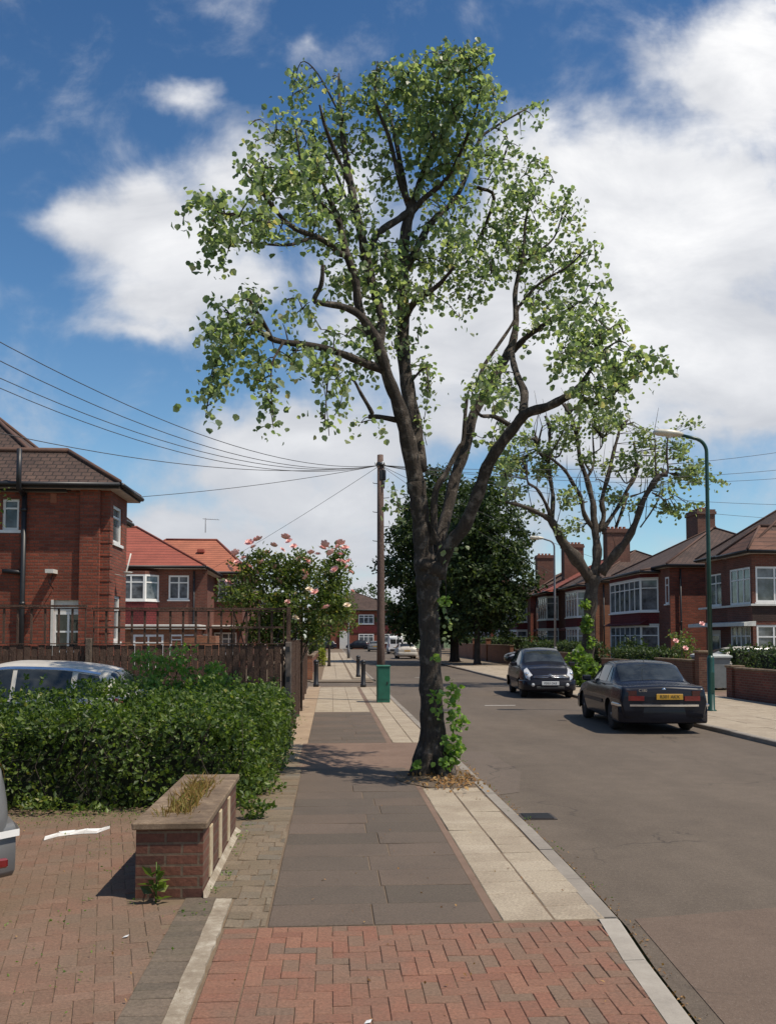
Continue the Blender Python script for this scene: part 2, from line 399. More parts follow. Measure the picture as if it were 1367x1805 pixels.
# ------------------------------------------------------------------ foliage
LEAF_ROUND = np.array([(0,0,0),(.42,.22,.10),(.46,.62,.12),(0,1,-.06),(-.46,.62,.12),(-.42,.22,.10)])
LEAF_ROUND_F = [(0,1,2,3),(0,3,4,5)]
LEAF_OVAL = np.array([(0,0,0),(.3,.5,.07),(0,1,-.04),(-.3,.5,.07)])
LEAF_OVAL_F = [(0,1,2),(0,2,3)]
LEAF_BLADE = np.array([(-.05,0,0),(.05,0,0),(.03,.6,.12),(0,1,.3),(-.03,.6,.12)])
LEAF_BLADE_F = [(0,1,2,3,4)]
def unit(a):
    return a/np.maximum(np.linalg.norm(a, axis=1, keepdims=True), 1e-9)
def leaf_arrays(P, D, N, S, tmpl, faces):
    D = unit(D); B = unit(np.cross(D, N)); N = np.cross(B, D)
    n, k = len(P), len(tmpl)
    V = P[:,None,:] + S[:,None,None]*(B[:,None,:]*tmpl[None,:,0,None] + D[:,None,:]*tmpl[None,:,1,None] + N[:,None,:]*tmpl[None,:,2,None])
    V = V.reshape(-1,3)
    F = []
    for i in range(n):
        b = i*k
        for f in faces: F.append(tuple(b+j for j in f))
    return V, F
def rand_dirs(n, up=0.0):
    d = nrg.normal(size=(n,3)); d[:,2] += up
    return unit(d)
def leaves_mb(P, size, tmpl='round', droop=0.0, up=.6, mb=None, mat=0, var=.35, nrm=None, dirs=None):
    P = np.asarray(P, float); n = len(P)
    if n == 0: return mb or MB()
    T, F0 = {'round':(LEAF_ROUND,LEAF_ROUND_F),'oval':(LEAF_OVAL,LEAF_OVAL_F),'blade':(LEAF_BLADE,LEAF_BLADE_F)}[tmpl]
    D = rand_dirs(n) if dirs is None else np.asarray(dirs, float)
    D[:,2] -= droop
    N = rand_dirs(n, up) if nrm is None else unit(np.asarray(nrm, float) + .55*nrg.normal(size=(n,3)))
    S = size*(1+var*nrg.uniform(-1,1,size=n))
    V, F = leaf_arrays(P, D, N, S, T, F0)
    mb = mb or MB()
    mb.add(V.tolist(), F, mat)
    return mb
def in_ball(n):
    d = unit(nrg.normal(size=(n,3))); return d*(nrg.uniform(0,1,size=(n,1))**(1/3))
def on_shell(n, lo=.72):
    d = unit(nrg.normal(size=(n,3))); return d*nrg.uniform(lo,1.0,size=(n,1)), d

def crown_points(blobs, n, clump=14, cr=.35, lo=.6, gap=.0):
    """clumped points through a set of ellipsoid blobs (cx,cy,cz,rx,ry,rz)"""
    vol = np.array([b[3]*b[4]*b[5] for b in blobs])**.72; vol /= vol.sum()
    out = []; ctr = []
    for b, w in zip(blobs, vol):
        m = max(1, int(n*w/clump))
        q, d = on_shell(m, lo)
        C = np.array(b[:3]) + q*np.array(b[3:6])
        for c in C:
            k = max(2, int(clump*nrg.uniform(.5,1.5)))
            out.append(c + in_ball(k)*cr*np.array([1.15,1.15,.7])*nrg.uniform(.6,1.2))
            ctr.append(c)
    return np.concatenate(out), np.array(ctr)

def bumpy_box(x0,x1,y0,y1,z0,z1, nx,ny,nz, amp, mb, mat=0):
    """closed lumpy box, for the inside of a hedge"""
    def P(x,y,z):
        s = math.sin(x*5.1+y*2.3)*.5+math.sin(y*4.7-z*6.1)*.5+math.sin(z*7.3+x*3.9)*.5
        cx,cy,cz=(x0+x1)/2,(y0+y1)/2,(z0+z1)/2
        d = Vector((x-cx,y-cy,z-cz)).normalized()
        return Vector((x,y,z))+d*s*amp
    for (a,b,c,ax) in ((0,1,z0,'z'),(0,1,z1,'z'),(0,1,y0,'y'),(0,1,y1,'y'),(0,1,x0,'x'),(0,1,x1,'x')):
        n1,n2 = (nx,ny) if ax=='z' else ((nx,nz) if ax=='y' else (ny,nz))
        V=[];F=[]
        for i in range(n1+1):
            for j in range(n2+1):
                s,t=i/n1,j/n2
                if ax=='z': V.append(P(x0+(x1-x0)*s,y0+(y1-y0)*t,c))
                elif ax=='y': V.append(P(x0+(x1-x0)*s,c,z0+(z1-z0)*t))
                else: V.append(P(c,y0+(y1-y0)*s,z0+(z1-z0)*t))
        for i in range(n1):
            for j in range(n2):
                q=i*(n2+1)+j; F.append((q,q+n2+1,q+n2+2,q+1))
        mb.add(V,F,mat)
def hedge_points(x0,x1,y0,y1,z0,z1,n,depth=.12, faces='SNWET', bulge=.07):
    A = {'S':(x1-x0)*(z1-z0),'N':(x1-x0)*(z1-z0),'W':(y1-y0)*(z1-z0),'E':(y1-y0)*(z1-z0),'T':(x1-x0)*(y1-y0)}
    tot = sum(A[f] for f in faces); P=[];Nn=[]
    for f in faces:
        m = int(n*A[f]/tot); s=nrg.uniform(0,1,m); t=nrg.uniform(0,1,m)
        X=x0+(x1-x0)*s; Z=z0+(z1-z0)*t; Yv=y0+(y1-y0)*s
        if f=='S': p=np.stack([X,np.full(m,y0),Z],1); nn=(0,-1,.25)
        if f=='N': p=np.stack([X,np.full(m,y1),Z],1); nn=(0,1,.25)
        if f=='W': p=np.stack([np.full(m,x0),Yv,Z],1); nn=(-1,0,.25)
        if f=='E': p=np.stack([np.full(m,x1),Yv,Z],1); nn=(1,0,.25)
        if f=='T': p=np.stack([X,y0+(y1-y0)*t,np.full(m,z1)],1); nn=(0,0,1)
        nn=np.tile(np.array(nn,float),(m,1))
        w=np.sin(p[:,0]*4.3+p[:,1]*2.9+p[:,2]*5.2)+np.sin(p[:,0]*9.1-p[:,1]*7.7+p[:,2]*8.3)*.6+np.sin(p[:,0]*17-p[:,2]*15+p[:,1]*14)*.4
        if f=='T': p[:,2]+=np.maximum(0,np.sin(p[:,0]*2.1+p[:,1]*1.3)+np.sin(p[:,0]*5.3-p[:,1]*3.1))*bulge*.9
        p=p+nn*(w*bulge)[:,None]-nn*(nrg.exponential(depth*.5,size=m))[:,None]+nrg.normal(size=(m,3))*.03
        if f=='S' and (z1-z0)<1.0 and n>30000:
            k=np.sin(p[:,0]*6.1+p[:,2]*4.0)+np.sin(p[:,0]*11.3-p[:,2]*9.0)+np.sin(p[:,0]*3.1+p[:,2]*13.0)+1.6*(p[:,2]-.45)/.45+nrg.normal(size=m)*.8
            kp=k>-.55; p=p[kp]; nn=nn[kp]
        P.append(p);Nn.append(nn)
    return np.concatenate(P),np.concatenate(Nn)

def hedge(name, label, cat, boxes, n, size, leaf, core=.12, bulge=.06, twigs=0, group=None, extra=None):
    x0,x1,y0,y1,z0,z1 = boxes[0][:6]
    root = thing(name, ((x0+x1)/2,(y0+y1)/2,z0), label, cat, group)
    lf = MB(); cr = MB()
    areas=[(b[1]-b[0])*(b[3]-b[2])+(b[5]-b[4])*((b[1]-b[0])+(b[3]-b[2])) for b in boxes]
    for b,a in zip(boxes,areas):
        fc = b[6] if len(b)>6 else 'SNWET'
        P,Nn=hedge_points(*b[:6],int(n*a/sum(areas)),faces=fc,bulge=bulge,depth=.12 if core<.2 else .22)
        leaves_mb(P,size,'oval',mb=lf,nrm=Nn,droop=-.15,var=.6)
        c=core
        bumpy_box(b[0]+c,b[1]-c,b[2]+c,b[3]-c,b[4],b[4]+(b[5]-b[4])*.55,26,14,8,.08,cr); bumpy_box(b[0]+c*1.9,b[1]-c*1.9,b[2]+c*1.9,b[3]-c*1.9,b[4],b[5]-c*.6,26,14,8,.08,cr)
    if extra is not None:
        leaves_mb(extra,size*1.1,'oval',mb=lf,up=.4,droop=-.5)
    for i in range(twigs):
        b=boxes[0]; x=rnd.uniform(b[0]+.1,b[1]-.05); z=rnd.uniform(.1,b[5]*.6); y=b[2]+rnd.uniform(-.03,.08)
        cr.tube([(x,y,z),(x+rnd.uniform(-.2,.2),y-rnd.uniform(0,.06),z+rnd.uniform(.15,.4)),(x+rnd.uniform(-.3,.3),y-rnd.uniform(-.05,.06),z+rnd.uniform(.3,.7))],[.007,.005,.002],4,1)
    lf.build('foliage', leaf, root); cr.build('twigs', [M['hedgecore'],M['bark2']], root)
    return root

def simple_tree(name,label,cat,base,blobs,n,size,leaf,bark,trunk_r,h_trunk,clump=14,cr=.5,group=None,limbs=8,lo=.55,tmpl='oval',lean=(0,0)):
    root=thing(name,base,label,cat,group); b=Vector(base)
    P,C=crown_points(blobs,n,clump,cr,lo)
    lf=leaves_mb(P,size,tmpl,up=.7,droop=.25)
    tk=MB()
    top=b+Vector((lean[0],lean[1],h_trunk))
    tk.tube([b-Vector((0,0,.05)),b+Vector((0,0,.15)),b+Vector((lean[0]*.2,lean[1]*.2,.5)),b+(top-b)*.6,top],[trunk_r*1.7,trunk_r*1.25,trunk_r*1.05,trunk_r*.95,trunk_r*.8],10,wob=.04)
    idx=nrg.permutation(len(C))[:limbs*5]
    for k,i in enumerate(idx):
        c=Vector(C[i]); main=k<limbs
        s=b+(top-b)*rnd.uniform(.75,1.0)
        mid=s.lerp(c,.5)+Vector((0,0,.12*(c-s).length))
        r=trunk_r*(.4 if main else .16)
        tk.tube([s,s.lerp(mid,.5),mid,mid.lerp(c,.5),c],[r,r*.85,r*.6,r*.4,r*.15],5)
    tk.build('trunk',bark,root); lf.build('crown',leaf,root)
    return root
# ------------------------------------------------------------------ ground, road, pavements
RZ = -0.06
g=MB(); g.sheet(-400,400,-60,700,-.13); struct('ground',g,M['grass'])
def kerbx(Y):
    pts=[(-30,1.45),(2.5,1.58),(4.0,1.69),(4.9,1.76),(5.6,1.84),(6.4,1.87),(8,1.9),(200,1.9)]
    for (a,xa),(b,xb) in zip(pts,pts[1:]):
        if a<=Y<=b: return xa+(xb-xa)*(Y-a)/(b-a)
    return 1.9
def rkerbx(Y):
    return 7.55 if Y<45 else 7.55+ (Y-45)**1.0*.018
ys=[-30,-10,0,2.5,3.2,4.0,4.5,4.9,5.25,5.6,6,6.4,8,14,20,28,31.4,38,45,60,80,100,130,152]
r=MB()
for a,b in zip(ys,ys[1:]):
    r.quad((kerbx(a)+.05,a,RZ),(rkerbx(a)+.05,a,RZ),(rkerbx(b)+.05,b,RZ),(kerbx(b)+.05,b,RZ))
r.sheet(-60,60,152,160,RZ)
struct('road',r,M['asphalt'])
# road patches and markings
p=MB(); p.add([(kerbx(3)+.12,2.2,RZ+.004),(6.0,2.2,RZ+.004),(5.2,5.2,RZ+.004),(3.2,5.95,RZ+.004),(1.99,5.75,RZ+.004),(1.95,5.2,RZ+.004)],[(0,1,2,3,4,5)])
struct('road_patch_reddish',p,M['patch_red'])
p=MB(); p.add([(1.92,10.3,RZ+.004),(2.25,10.5,RZ+.004),(2.6,12.0,RZ+.004),(2.55,14.2,RZ+.004),(1.92,14.4,RZ+.004)],[(0,1,2,3,4)])
struct('road_patch_pale',p,M['patch_grey'])
p=MB()
p.sheet(4.2,5.05,23.9,24.02,RZ+.004); p.sheet(3.9,4.5,41,41.15,RZ+.004)
struct('road_markings',p,M['roadpaint'])
# left land base
b=MB()
def land(mb,x0,ya,yb,z,step=4):
    y=ya
    while y<yb:
        y2=min(yb,y+step); mb.quad((x0,y,z),(kerbx(y)-.13,y,z),(kerbx(y2)-.13,y2,z),(x0,y2,z)); y=y2
land(b,-.82,-12,33.0,-.0065,1.0); land(b,-.82,36.2,150,-.014)
struct('pavement_bed',b,M['sand'])
b=MB(); b.sheet(-60,-.82,9.2,31.6,-.016); b.sheet(-60,-.82,37.2,150,-.016); struct('garden_soil',b,M['earth'])
b=MB(); b.sheet(-60,1.95,31.0,37.6,-.045); struct('side_lane',b,M['asphalt'])

def paver(mb,x0,x1,y0,y1,z,b=.0035,mat=0,tilt=.002,rot=None):
    dz=[z+rnd.uniform(-tilt,tilt)]*4
    sl=rnd.uniform(-tilt,tilt); dz=[dz[0]-sl,dz[0]+sl,dz[0]+sl,dz[0]-sl]
    pts=[(x0,y0,z-.012),(x1,y0,z-.012),(x1,y1,z-.012),(x0,y1,z-.012),(x0,y0,dz[0]-b),(x1,y0,dz[1]-b),(x1,y1,dz[2]-b),(x0,y1,dz[3]-b),
         (x0+b,y0+b,dz[0]),(x1-b,y0+b,dz[1]),(x1-b,y1-b,dz[2]),(x0+b,y1-b,dz[3])]
    if rot:
        cx,cy,an=rot; c,s=math.cos(an),math.sin(an)
        pts=[(cx+(x-cx)*c-(y-cy)*s,cy+(x-cx)*s+(y-cy)*c,zz) for x,y,zz in pts]
    mb.add(pts,[(8,9,10,11),(4,5,9,8),(5,6,10,9),(6,7,11,10),(7,4,8,11),(0,1,5,4),(1,2,6,5),(2,3,7,6),(3,0,4,7)],mat)
def herringbone(mb,x0,x1,y0,y1,z,w=.091,clipx=None,gap=.0022,rot=None,ok=None):
    """90 degree herringbone of 2w x w blocks, blocks cut at the rectangle's edges"""
    n1=int((x1-x0)/w)+6; n2=int((y1-y0)/w)+6
    for i in range(-4,n1):
        for j in range(-4,n2):
            k=(i-j)%4
            if k==0: a,bb,c,d=i,i+2,j,j+1
            elif k==2: a,bb,c,d=i,i+1,j-1,j+1   # vertical block occupying (i, j-1..j)
            else: continue
            X0,X1,Y0,Y1=x0+a*w,x0+bb*w,y0+c*w,y0+d*w
            X1c=min(X1,x1 if clipx is None else clipx((Y0+Y1)/2)); X0c=max(X0,x0); Y0c=max(Y0,y0); Y1c=min(Y1,y1)
            if X1c-X0c<.02 or Y1c-Y0c<.02: continue
            if ok and not ok((X0c+X1c)/2,(Y0c+Y1c)/2): continue
            paver(mb,X0c+gap*rnd.uniform(.5,1),X1c-gap*rnd.uniform(.5,1),Y0c+gap*rnd.uniform(.5,1),Y1c-gap*rnd.uniform(.5,1),z,rot=rot)
# apron in front (crossover)
a=MB(); herringbone(a,-.44,1.8,-2.0,5.56,0,clipx=lambda y:kerbx(y)-.14)
y=-2.0
while y<5.5:      # soldier course along the left edge
    paver(a,-.645,-.445,y,min(y+.091,5.56)-.005,0); y+=.091
struct('pavement_apron',a,M['brickpave'])
# driveway: herringbone set askew, edging course, pale strip
d=MB()
def dok(x,y): return True
an=R(14)
def inside(x,y):
    c,s=math.cos(an),math.sin(an); X=-1.08+(x+1.08)*c-(y-4)*s; Y=4+(x+1.08)*s+(y-4)*c
    return X<-.955 and X>-7.5 and Y<8.9 and Y>-2 and not(X>-1.36 and Y>6.1)
herringbone(d,-9.0,1.2,-4,11,0,w=.096,rot=(-1.08,4,an),ok=inside)
struct('driveway_paving',d,M['drivepave'])
d=MB(); d.sheet(-14,-.76,-12,9.6,-.006); struct('driveway_bed',d,M['sand'])
d=MB(); y=-2.0
while y<6.1:
    paver(d,-.985,-.768,y,y+.1-.003,0.007); y+=.1
y=5.8
struct('driveway_edging',d,M['driveedge'])
s=MB(); y=-2.0; pl=[];pr=[]
while y<6.15:
    pl.append((-.768+rnd.uniform(-.004,.003),y)); pr.append((-.666+rnd.uniform(-.006,.006),y)); y+=.11
for i in range(len(pl)-1):
    z=.013
    s.quad((*pl[i],z),(*pr[i],z),(*pr[i+1],z),(*pl[i+1],z)); s.quad((*pr[i],z),(*pr[i],-.02),(*pr[i+1],-.02),(*pr[i+1],z))
struct('driveway_kerb_strip',s,M['mortar'])
# tan block strip between wall and flags
t=MB(); y=5.58
while y<13.0:
    x=-.84
    if y<8.6:
        x=-.655 if y<6.12 else -.85
        while x<-.40:
            w=rnd.choice((.11,.15,.22)); x2=min(x+w,-.395); 
            if x2-x>.03: paver(t,x+.004,x2-.004,y+.004,y+.15-.004,.0,tilt=.004)
            x=x2
    else: paver(t,-.80,-.395,y+.004,y+.15-.004,-.003,tilt=.004)
    y+=.15
struct('pavement_block_strip',t,M['flagtan'])
# dark flags
f=MB()
def flags(mb,x0,x1,y0,y1,rows,cols,z=0,jit=.02,mat=0,gap=.004):
    y=y0
    for k in range(rows):
        y2=y0+(y1-y0)*(k+1)/rows
        c=cols if isinstance(cols,list) else cols
        off=rnd.uniform(.42,.66)
        xs=[x0,x0+(x1-x0)*off,x1] if cols==2 else ([x0+(x1-x0)*q/cols for q in range(cols+1)])
        for a,b in zip(xs,xs[1:]): paver(mb,a+gap,b-gap,y+gap,y2-gap,z,.004,mat,tilt=.0025)
        y=y2
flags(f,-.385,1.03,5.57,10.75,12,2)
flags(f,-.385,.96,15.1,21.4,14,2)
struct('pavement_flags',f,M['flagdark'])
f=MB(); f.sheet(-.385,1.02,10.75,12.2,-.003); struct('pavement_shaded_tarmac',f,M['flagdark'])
f=MB(); f.sheet(-.46,1.0,12.2,15.1,-.004); f.sheet(1.0,1.74,11.95,15.1,-.005); f.sheet(1.03,1.085,5.6,10.7,-.004); f.sheet(.965,1.05,15.1,31,-.004); struct('pavement_tarmac',f,M['redtarmac'])
f=MB()
flags(f,1.09,1.755,5.6,10.45,17,1,gap=.003)
f=MB()
def twocol(mb,x0,x1,y0,y1,step):
    y=y0
    while y<y1-.05:
        y2=min(y+step,y1); m=(x0+x1)/2
        paver(mb,x0+.003,m-.007,y+.003,y2-.003,0,.004,0,.003); paver(mb,m+.007,x1-.003,y+.003+rnd.uniform(0,.008),y2-.003,0,.004,0,.003); y=y2
twocol(f,1.09,1.75,5.6,10.5,.29); twocol(f,1.06,1.75,15.1,32.2,.45)
flags(f,-.385,.955,21.4,32.2,26,3)
twocol(f,-.4,.9,38.2,110,.75); twocol(f,1.0,1.75,39.5,110,.75)
struct('pavement_pale_slabs',f,M['flagpale'])
c=MB(); c.add([(-.7,36.6,-.004),(.9,36.9,-.004),(1.75,37.8,-.004),(1.75,39.4,-.004),(-.7,38.2,-.004)],[(0,1,2,3,4)])
struct('pavement_tactile',c,M['flagtan'])
f=MB(); f.sheet(-.82,-.386,13.0,33,-.006); struct('pavement_edge_dirt',f,speckle('tan edge dirt',[(.3,(.2,.14,.09)),(.5,(.32,.23,.15)),(.7,(.42,.32,.22))],(1.5,9,100)))
# kerbs
k=MB()
def kerbrun(mb,fx,y0,y1,w0,w1,z,step,mat=0,side=1):
    y=y0
    while y<y1-.01:
        y2=min(y+step,y1); a,b=fx(y),fx(y2); g=.004; zz=z+rnd.uniform(-.004,.004)
        P=[(a+w0,y+g,-.12),(a+w1,y+g,-.12),(b+w1,y2-g,-.12),(b+w0,y2-g,-.12)]
        Q=[(x,yy,zz-.014 if i in((1,2) if side>0 else (0,3)) else zz) for i,(x,yy,_) in enumerate(P)]
        ins=.018*side
        T=list(Q)
        T[1 if side>0 else 0]=(Q[1 if side>0 else 0][0]-ins,Q[1 if side>0 else 0][1],zz); T[2 if side>0 else 3]=(Q[2 if side>0 else 3][0]-ins,Q[2 if side>0 else 3][1],zz)
        V=P+Q+T
        F=[(0,1,5,4),(1,2,6,5),(2,3,7,6),(3,0,4,7),(8,9,10,11),(4,5,9,8),(5,6,10,9),(6,7,11,10),(7,4,8,11)]
        mb.add(V,F,mat); y=y2
kerbrun(k,lambda y:kerbx(y),5.62,32.4,-.13,0.0,0,.9); kerbrun(k,lambda y:kerbx(y),38.5,150,-.13,0,0,.9)
struct('kerb_weathered',k,M['kerb'])
k=MB(); kerbrun(k,lambda y:kerbx(y),-8,5.6,-.135,0,-.004,.92); struct('kerb_pale',k,M['kerbpale'])
k=MB(); kerbrun(k,rkerbx,-8,29,0,.13,.03,.9,side=-1); kerbrun(k,rkerbx,29,150,0,.13,.03,.9,side=-1); struct('kerb_far_side',k,M['kerb'])
# right pavement and gardens
rp=MB()
y=8.0
while y<56:
    x=rkerbx(y)+.14
    while x<11.7:
        paver(rp,x+.004,min(x+.9,11.85)-.004,y+.005,y+.75-.005,.02,.005,0,.004); x+=.9
    y+=.75
struct('right_pavement_slabs',rp,M['flagpale'])
rb=MB(); rb.sheet(7.6,12.1,-10,150,.006); struct('right_pavement_bed',rb,M['sand'])
rb=MB(); rb.sheet(9.5,11.8,56,66,.011); rb.sheet(7.75+.3,11.8,66,110,.011); struct('right_pavement_far',rb,M['flagtan'])
rb=MB(); rb.sheet(12.0,70,-10,150,.002); struct('right_front_gardens',rb,M['earth'])
rb=MB(); rb.sheet(11.75,16.0,25.9,28.4,.012); struct('right_drive',rb,M['redtarmac'])
# drain grate
d=thing('drain_cover',(2.12,9.05,RZ),'rusty iron drain grate in the road by the kerb near the lime tree','drain cover')
m=MB(); m.box(1.95,2.3,8.9,9.22,RZ+.001,RZ+.008); m.build('frame',M['iron'],d)
m=MB(); 
for i in range(7): m.box(1.98,2.27,8.925+i*.04,8.945+i*.04,RZ+.008,RZ+.016)
m.build('grating',M['black'],d)
m=MB(); m.lathe([(.33,0),(.33,.006),(.3,.008)],(2.9,22.5,RZ),20); tag(m.build('manhole_cover',M['iron'],loc=(2.9,22.5,RZ)),'round dark manhole cover in the road beyond the lime tree','manhole cover')
# ------------------------------------------------------------------ the big lime tree (limbs have their own depth, no two in one plane)
TY=11.5
def limb_pts(pl, Y0, dys, sc=None):
    """pl: (px,py,width px); depth runs from dys[0] to dys[1]"""
    n=len(pl); out=[]
    L=[0]
    for a,b in zip(pl,pl[1:]): L.append(L[-1]+math.hypot(a[0]-b[0],a[1]-b[1]))
    for p,l in zip(pl,L):
        q=l/L[-1]; Y=Y0+dys[0]+(dys[1]-dys[0])*q
        v=at(p[0],p[1],Y); out.append((v.x,v.y,v.z,p[2]/2/pxm(Y)))
    return out
def c7(x,y): return (320+x/3.4175,280+y/3.4175)
def c8(x,y): return (480+x/3.4175,60+y/3.4175)
def c6(x,y): return (870+x/3.4175,700+y/3.4175)
limbs=[ # (points (px,py,w), depth from, depth to)
 ([(762,1376,70),(762,1355,54),(762,1320,47),(761,1270,42),(759,1200,40),(757,1120,37),(754,1060,38),(754,1020,46),(752,990,43)],0,0),
 ([(750,1003,40),(744,945,34),(738,890,32),(733,850,33)],0,-.05),
 ([(735,862,36),(718,775,31),(702,714,27),(684,667,24),(667,611,22),(653,580,17),(630,553,15),(601,540,13),(563,534,11),(554,527,10),(566,502,9),(569,467,8)],0,-.9),
 ([(690,690,18),(679,656,18),(642,640,17),(598,622,15),(554,610,14),(495,602,12),(466,590,11),(446,572,9),(425,560,6)],-.2,-1.6),
 ([(480,600,9),(468,575,8),(455,552,6),(440,530,4)],-1.4,-1.8),
 ([(667,615,20),(672,560,18),(655,499,19),(644,449,19),(635,405,18),(626,367,17),(620,338,16),(612,294,14),(604,241,12),(598,177,7),(597,130,4)],-.3,.5),
 ([(655,600,15),(632,540,17),(626,493,17),(608,440,16),(597,391,13),(579,347,10),(570,325,6),(556,300,4)],-.3,-.7),
 ([(612,450,14),(597,446,13),(582,432,12),(559,418,11),(524,405,10),(498,385,9),(470,350,8),(443,318,5),(420,290,3)],-.5,-2.0),
 ([(560,418,7),(538,423,7),(507,432,6),(452,429,4),(420,425,3)],-.9,-1.6),
 ([(525,404,7),(507,394,6),(466,391,6),(428,382,5),(385,375,3)],-1.2,-2.4),
 ([(622,340,9),(600,290,9),(575,230,8),(563,185,4)],.2,-.5),
 ([(600,395,8),(560,350,7),(535,310,6),(521,230,3)],-.6,-1.4),
 ([(738,830,34),(731,755,30),(720,693,28),(711,627,26),(710,560,25),(711,500,23),(711,440,22),(717,396,21),(723,367,19),(716,350,14)],0,.5),
 ([(716,352,13),(711,323,12),(697,247,9),(682,192,6),(668,165,3)],.4,.9),
 ([(713,345,10),(705,323,10),(685,241,8),(661,177,6),(665,108,3)],.4,.1),
 ([(723,372,13),(743,309,11),(758,265,9),(766,215,6),(772,150,4)],.5,.3),
 ([(724,378,13),(745,352,12),(787,315,9),(815,260,7),(840,190,5),(850,130,3)],.5,-.4),
 ([(650,445,12),(667,411,14),(705,385,15),(722,372,15)],.1,.45),
 ([(712,480,16),(737,432,15),(761,391,13),(796,358,11),(816,323,9),(843,250,7),(870,225,5),(930,190,3)],.4,1.5),
 ([(708,572,15),(729,534,14),(752,517,13),(775,500,9),(800,470,6)],.3,-.6),
 ([(840,330,7),(870,350,7),(835,440,6),(815,470,4)],1.0,1.4),
 ([(762,1010,40),(768,974,26),(785,913,30),(802,840,30),(819,792,29),(834,731,27),(863,677,26),(892,628,25),(903,603,21),(909,566,16),(907,520,13),(914,480,11),(922,450,10),(926,388,7),(940,330,4)],.1,1.3),
 ([(764,960,15),(766,872,14),(785,835,14),(807,792,13),(816,776,12),(820,721,10),(825,690,5)],-.1,-.2),
 ([(840,690,9),(850,650,8),(875,612,7),(903,570,6),(915,540,4)],.6,.9),
 ([(900,622,13),(912,610,13),(927,594,12),(946,581,11),(975,560,7),(1010,540,4)],1.0,.5),
 ([(768,1015,38),(782,980,28),(800,950,36),(819,926,35),(844,865,33),(858,823,32),(880,786,30),(906,753,29),(927,729,27),(964,717,24),(995,701,22),(1013,689,19),(1026,674,15),(1038,655,10),(1060,620,6),(1090,600,4)],0,-1.5),
 ([(921,732,19),(923,692,17),(912,665,14),(904,640,13),(901,622,12)],-.6,.7),
 ([(1015,690,9),(1041,712,8),(1070,700,5),(1100,680,3)],-1.3,-1.8),
 ([(902,752,11),(872,735,9),(848,733,7),(838,720,3)],-.5,-.9),
 ([(918,470,7),(940,450,6),(975,420,4),(990,380,3)],1.2,1.5),
 ([(910,545,7),(950,500,6),(1000,470,4),(1030,440,3)],1.1,.6),
 ([(706,742,12),(668,735,10),(651,735,9),(655,728,9),(637,696,7),(620,668,5),(606,690,3)],-.2,-.6),
 ([(712,690,5),(735,660,5),(750,650,3),(755,690,2)],.2,-.1),
 ([(500,602,6),(480,640,4),(478,690,3),(482,735,2)],-1.4,-1.7),
 ([(440,570,6),(400,590,5),(375,650,3),(365,715,2)],-1.6,-1.9),
 ([(600,622,6),(580,660,4),(575,700,3),(572,750,2)],-.9,-1.2),
 ([(640,410,7),(610,350,6),(585,290,5),(560,255,3)],0,.9),
 ([(598,200,4),(560,130,3),(530,110,2),(515,170,2)],.5,.8),
]
lime=thing('lime_tree',at(764,1372,TY),'tall lime tree with forked dark trunk and airy crown standing in the left pavement','tree')
tk=MB(); LP=[]
for i,(pl,a,b) in enumerate(limbs):
    if i in (21,22,25): pl=[(x,y_,w_*(.68 if k>1 else .92)) for k,(x,y_,w_) in enumerate(pl)]
    elif i>1: pl=[(x,y_,w_*.9) for x,y_,w_ in pl]
    q=catmull(limb_pts(pl,TY,(a,b)),4 if i else 5)
    n=16 if i==0 else (12 if pl[0][2]>25 else 7)
    tk.tube([p[:3] for p in q],[max(.004,p[3]*(1+.07*math.sin(k*1.7+i))) for k,p in enumerate(q)],n,wob=.035 if i<3 else .02)
    for p in q[len(q)//4 if i else len(q):]:
        if p[3]<.12: LP.append(p[:3])
# root flare
b0=at(764,1372,TY)
for k in range(9):
    an=2*math.pi*k/9+rnd.uniform(-.2,.2); L=rnd.uniform(.28,.42)
    c,s=math.cos(an),math.sin(an)
    tk.tube([(b0.x+c*.09,b0.y+s*.09,.85),(b0.x+c*.125,b0.y+s*.125,.45),(b0.x+c*.19,b0.y+s*.19,.18),(b0.x+c*L*.75,b0.y+s*L*.75,.04),(b0.x+c*L,b0.y+s*L,-.04)],[.02,.065,.1,.075,.03],7,wob=.08)
# burrs at the fork
for (px,py,rr) in ((748,995,.1),(766,1002,.11),(754,1022,.09),(760,1225,.05)):
    v=at(px,py,TY-.12); tk.lathe([(0.02,-rr),(rr*.8,-rr*.6),(rr,0),(rr*.75,rr*.6),(.02,rr)],v,9)
LPa=np.array(LP)
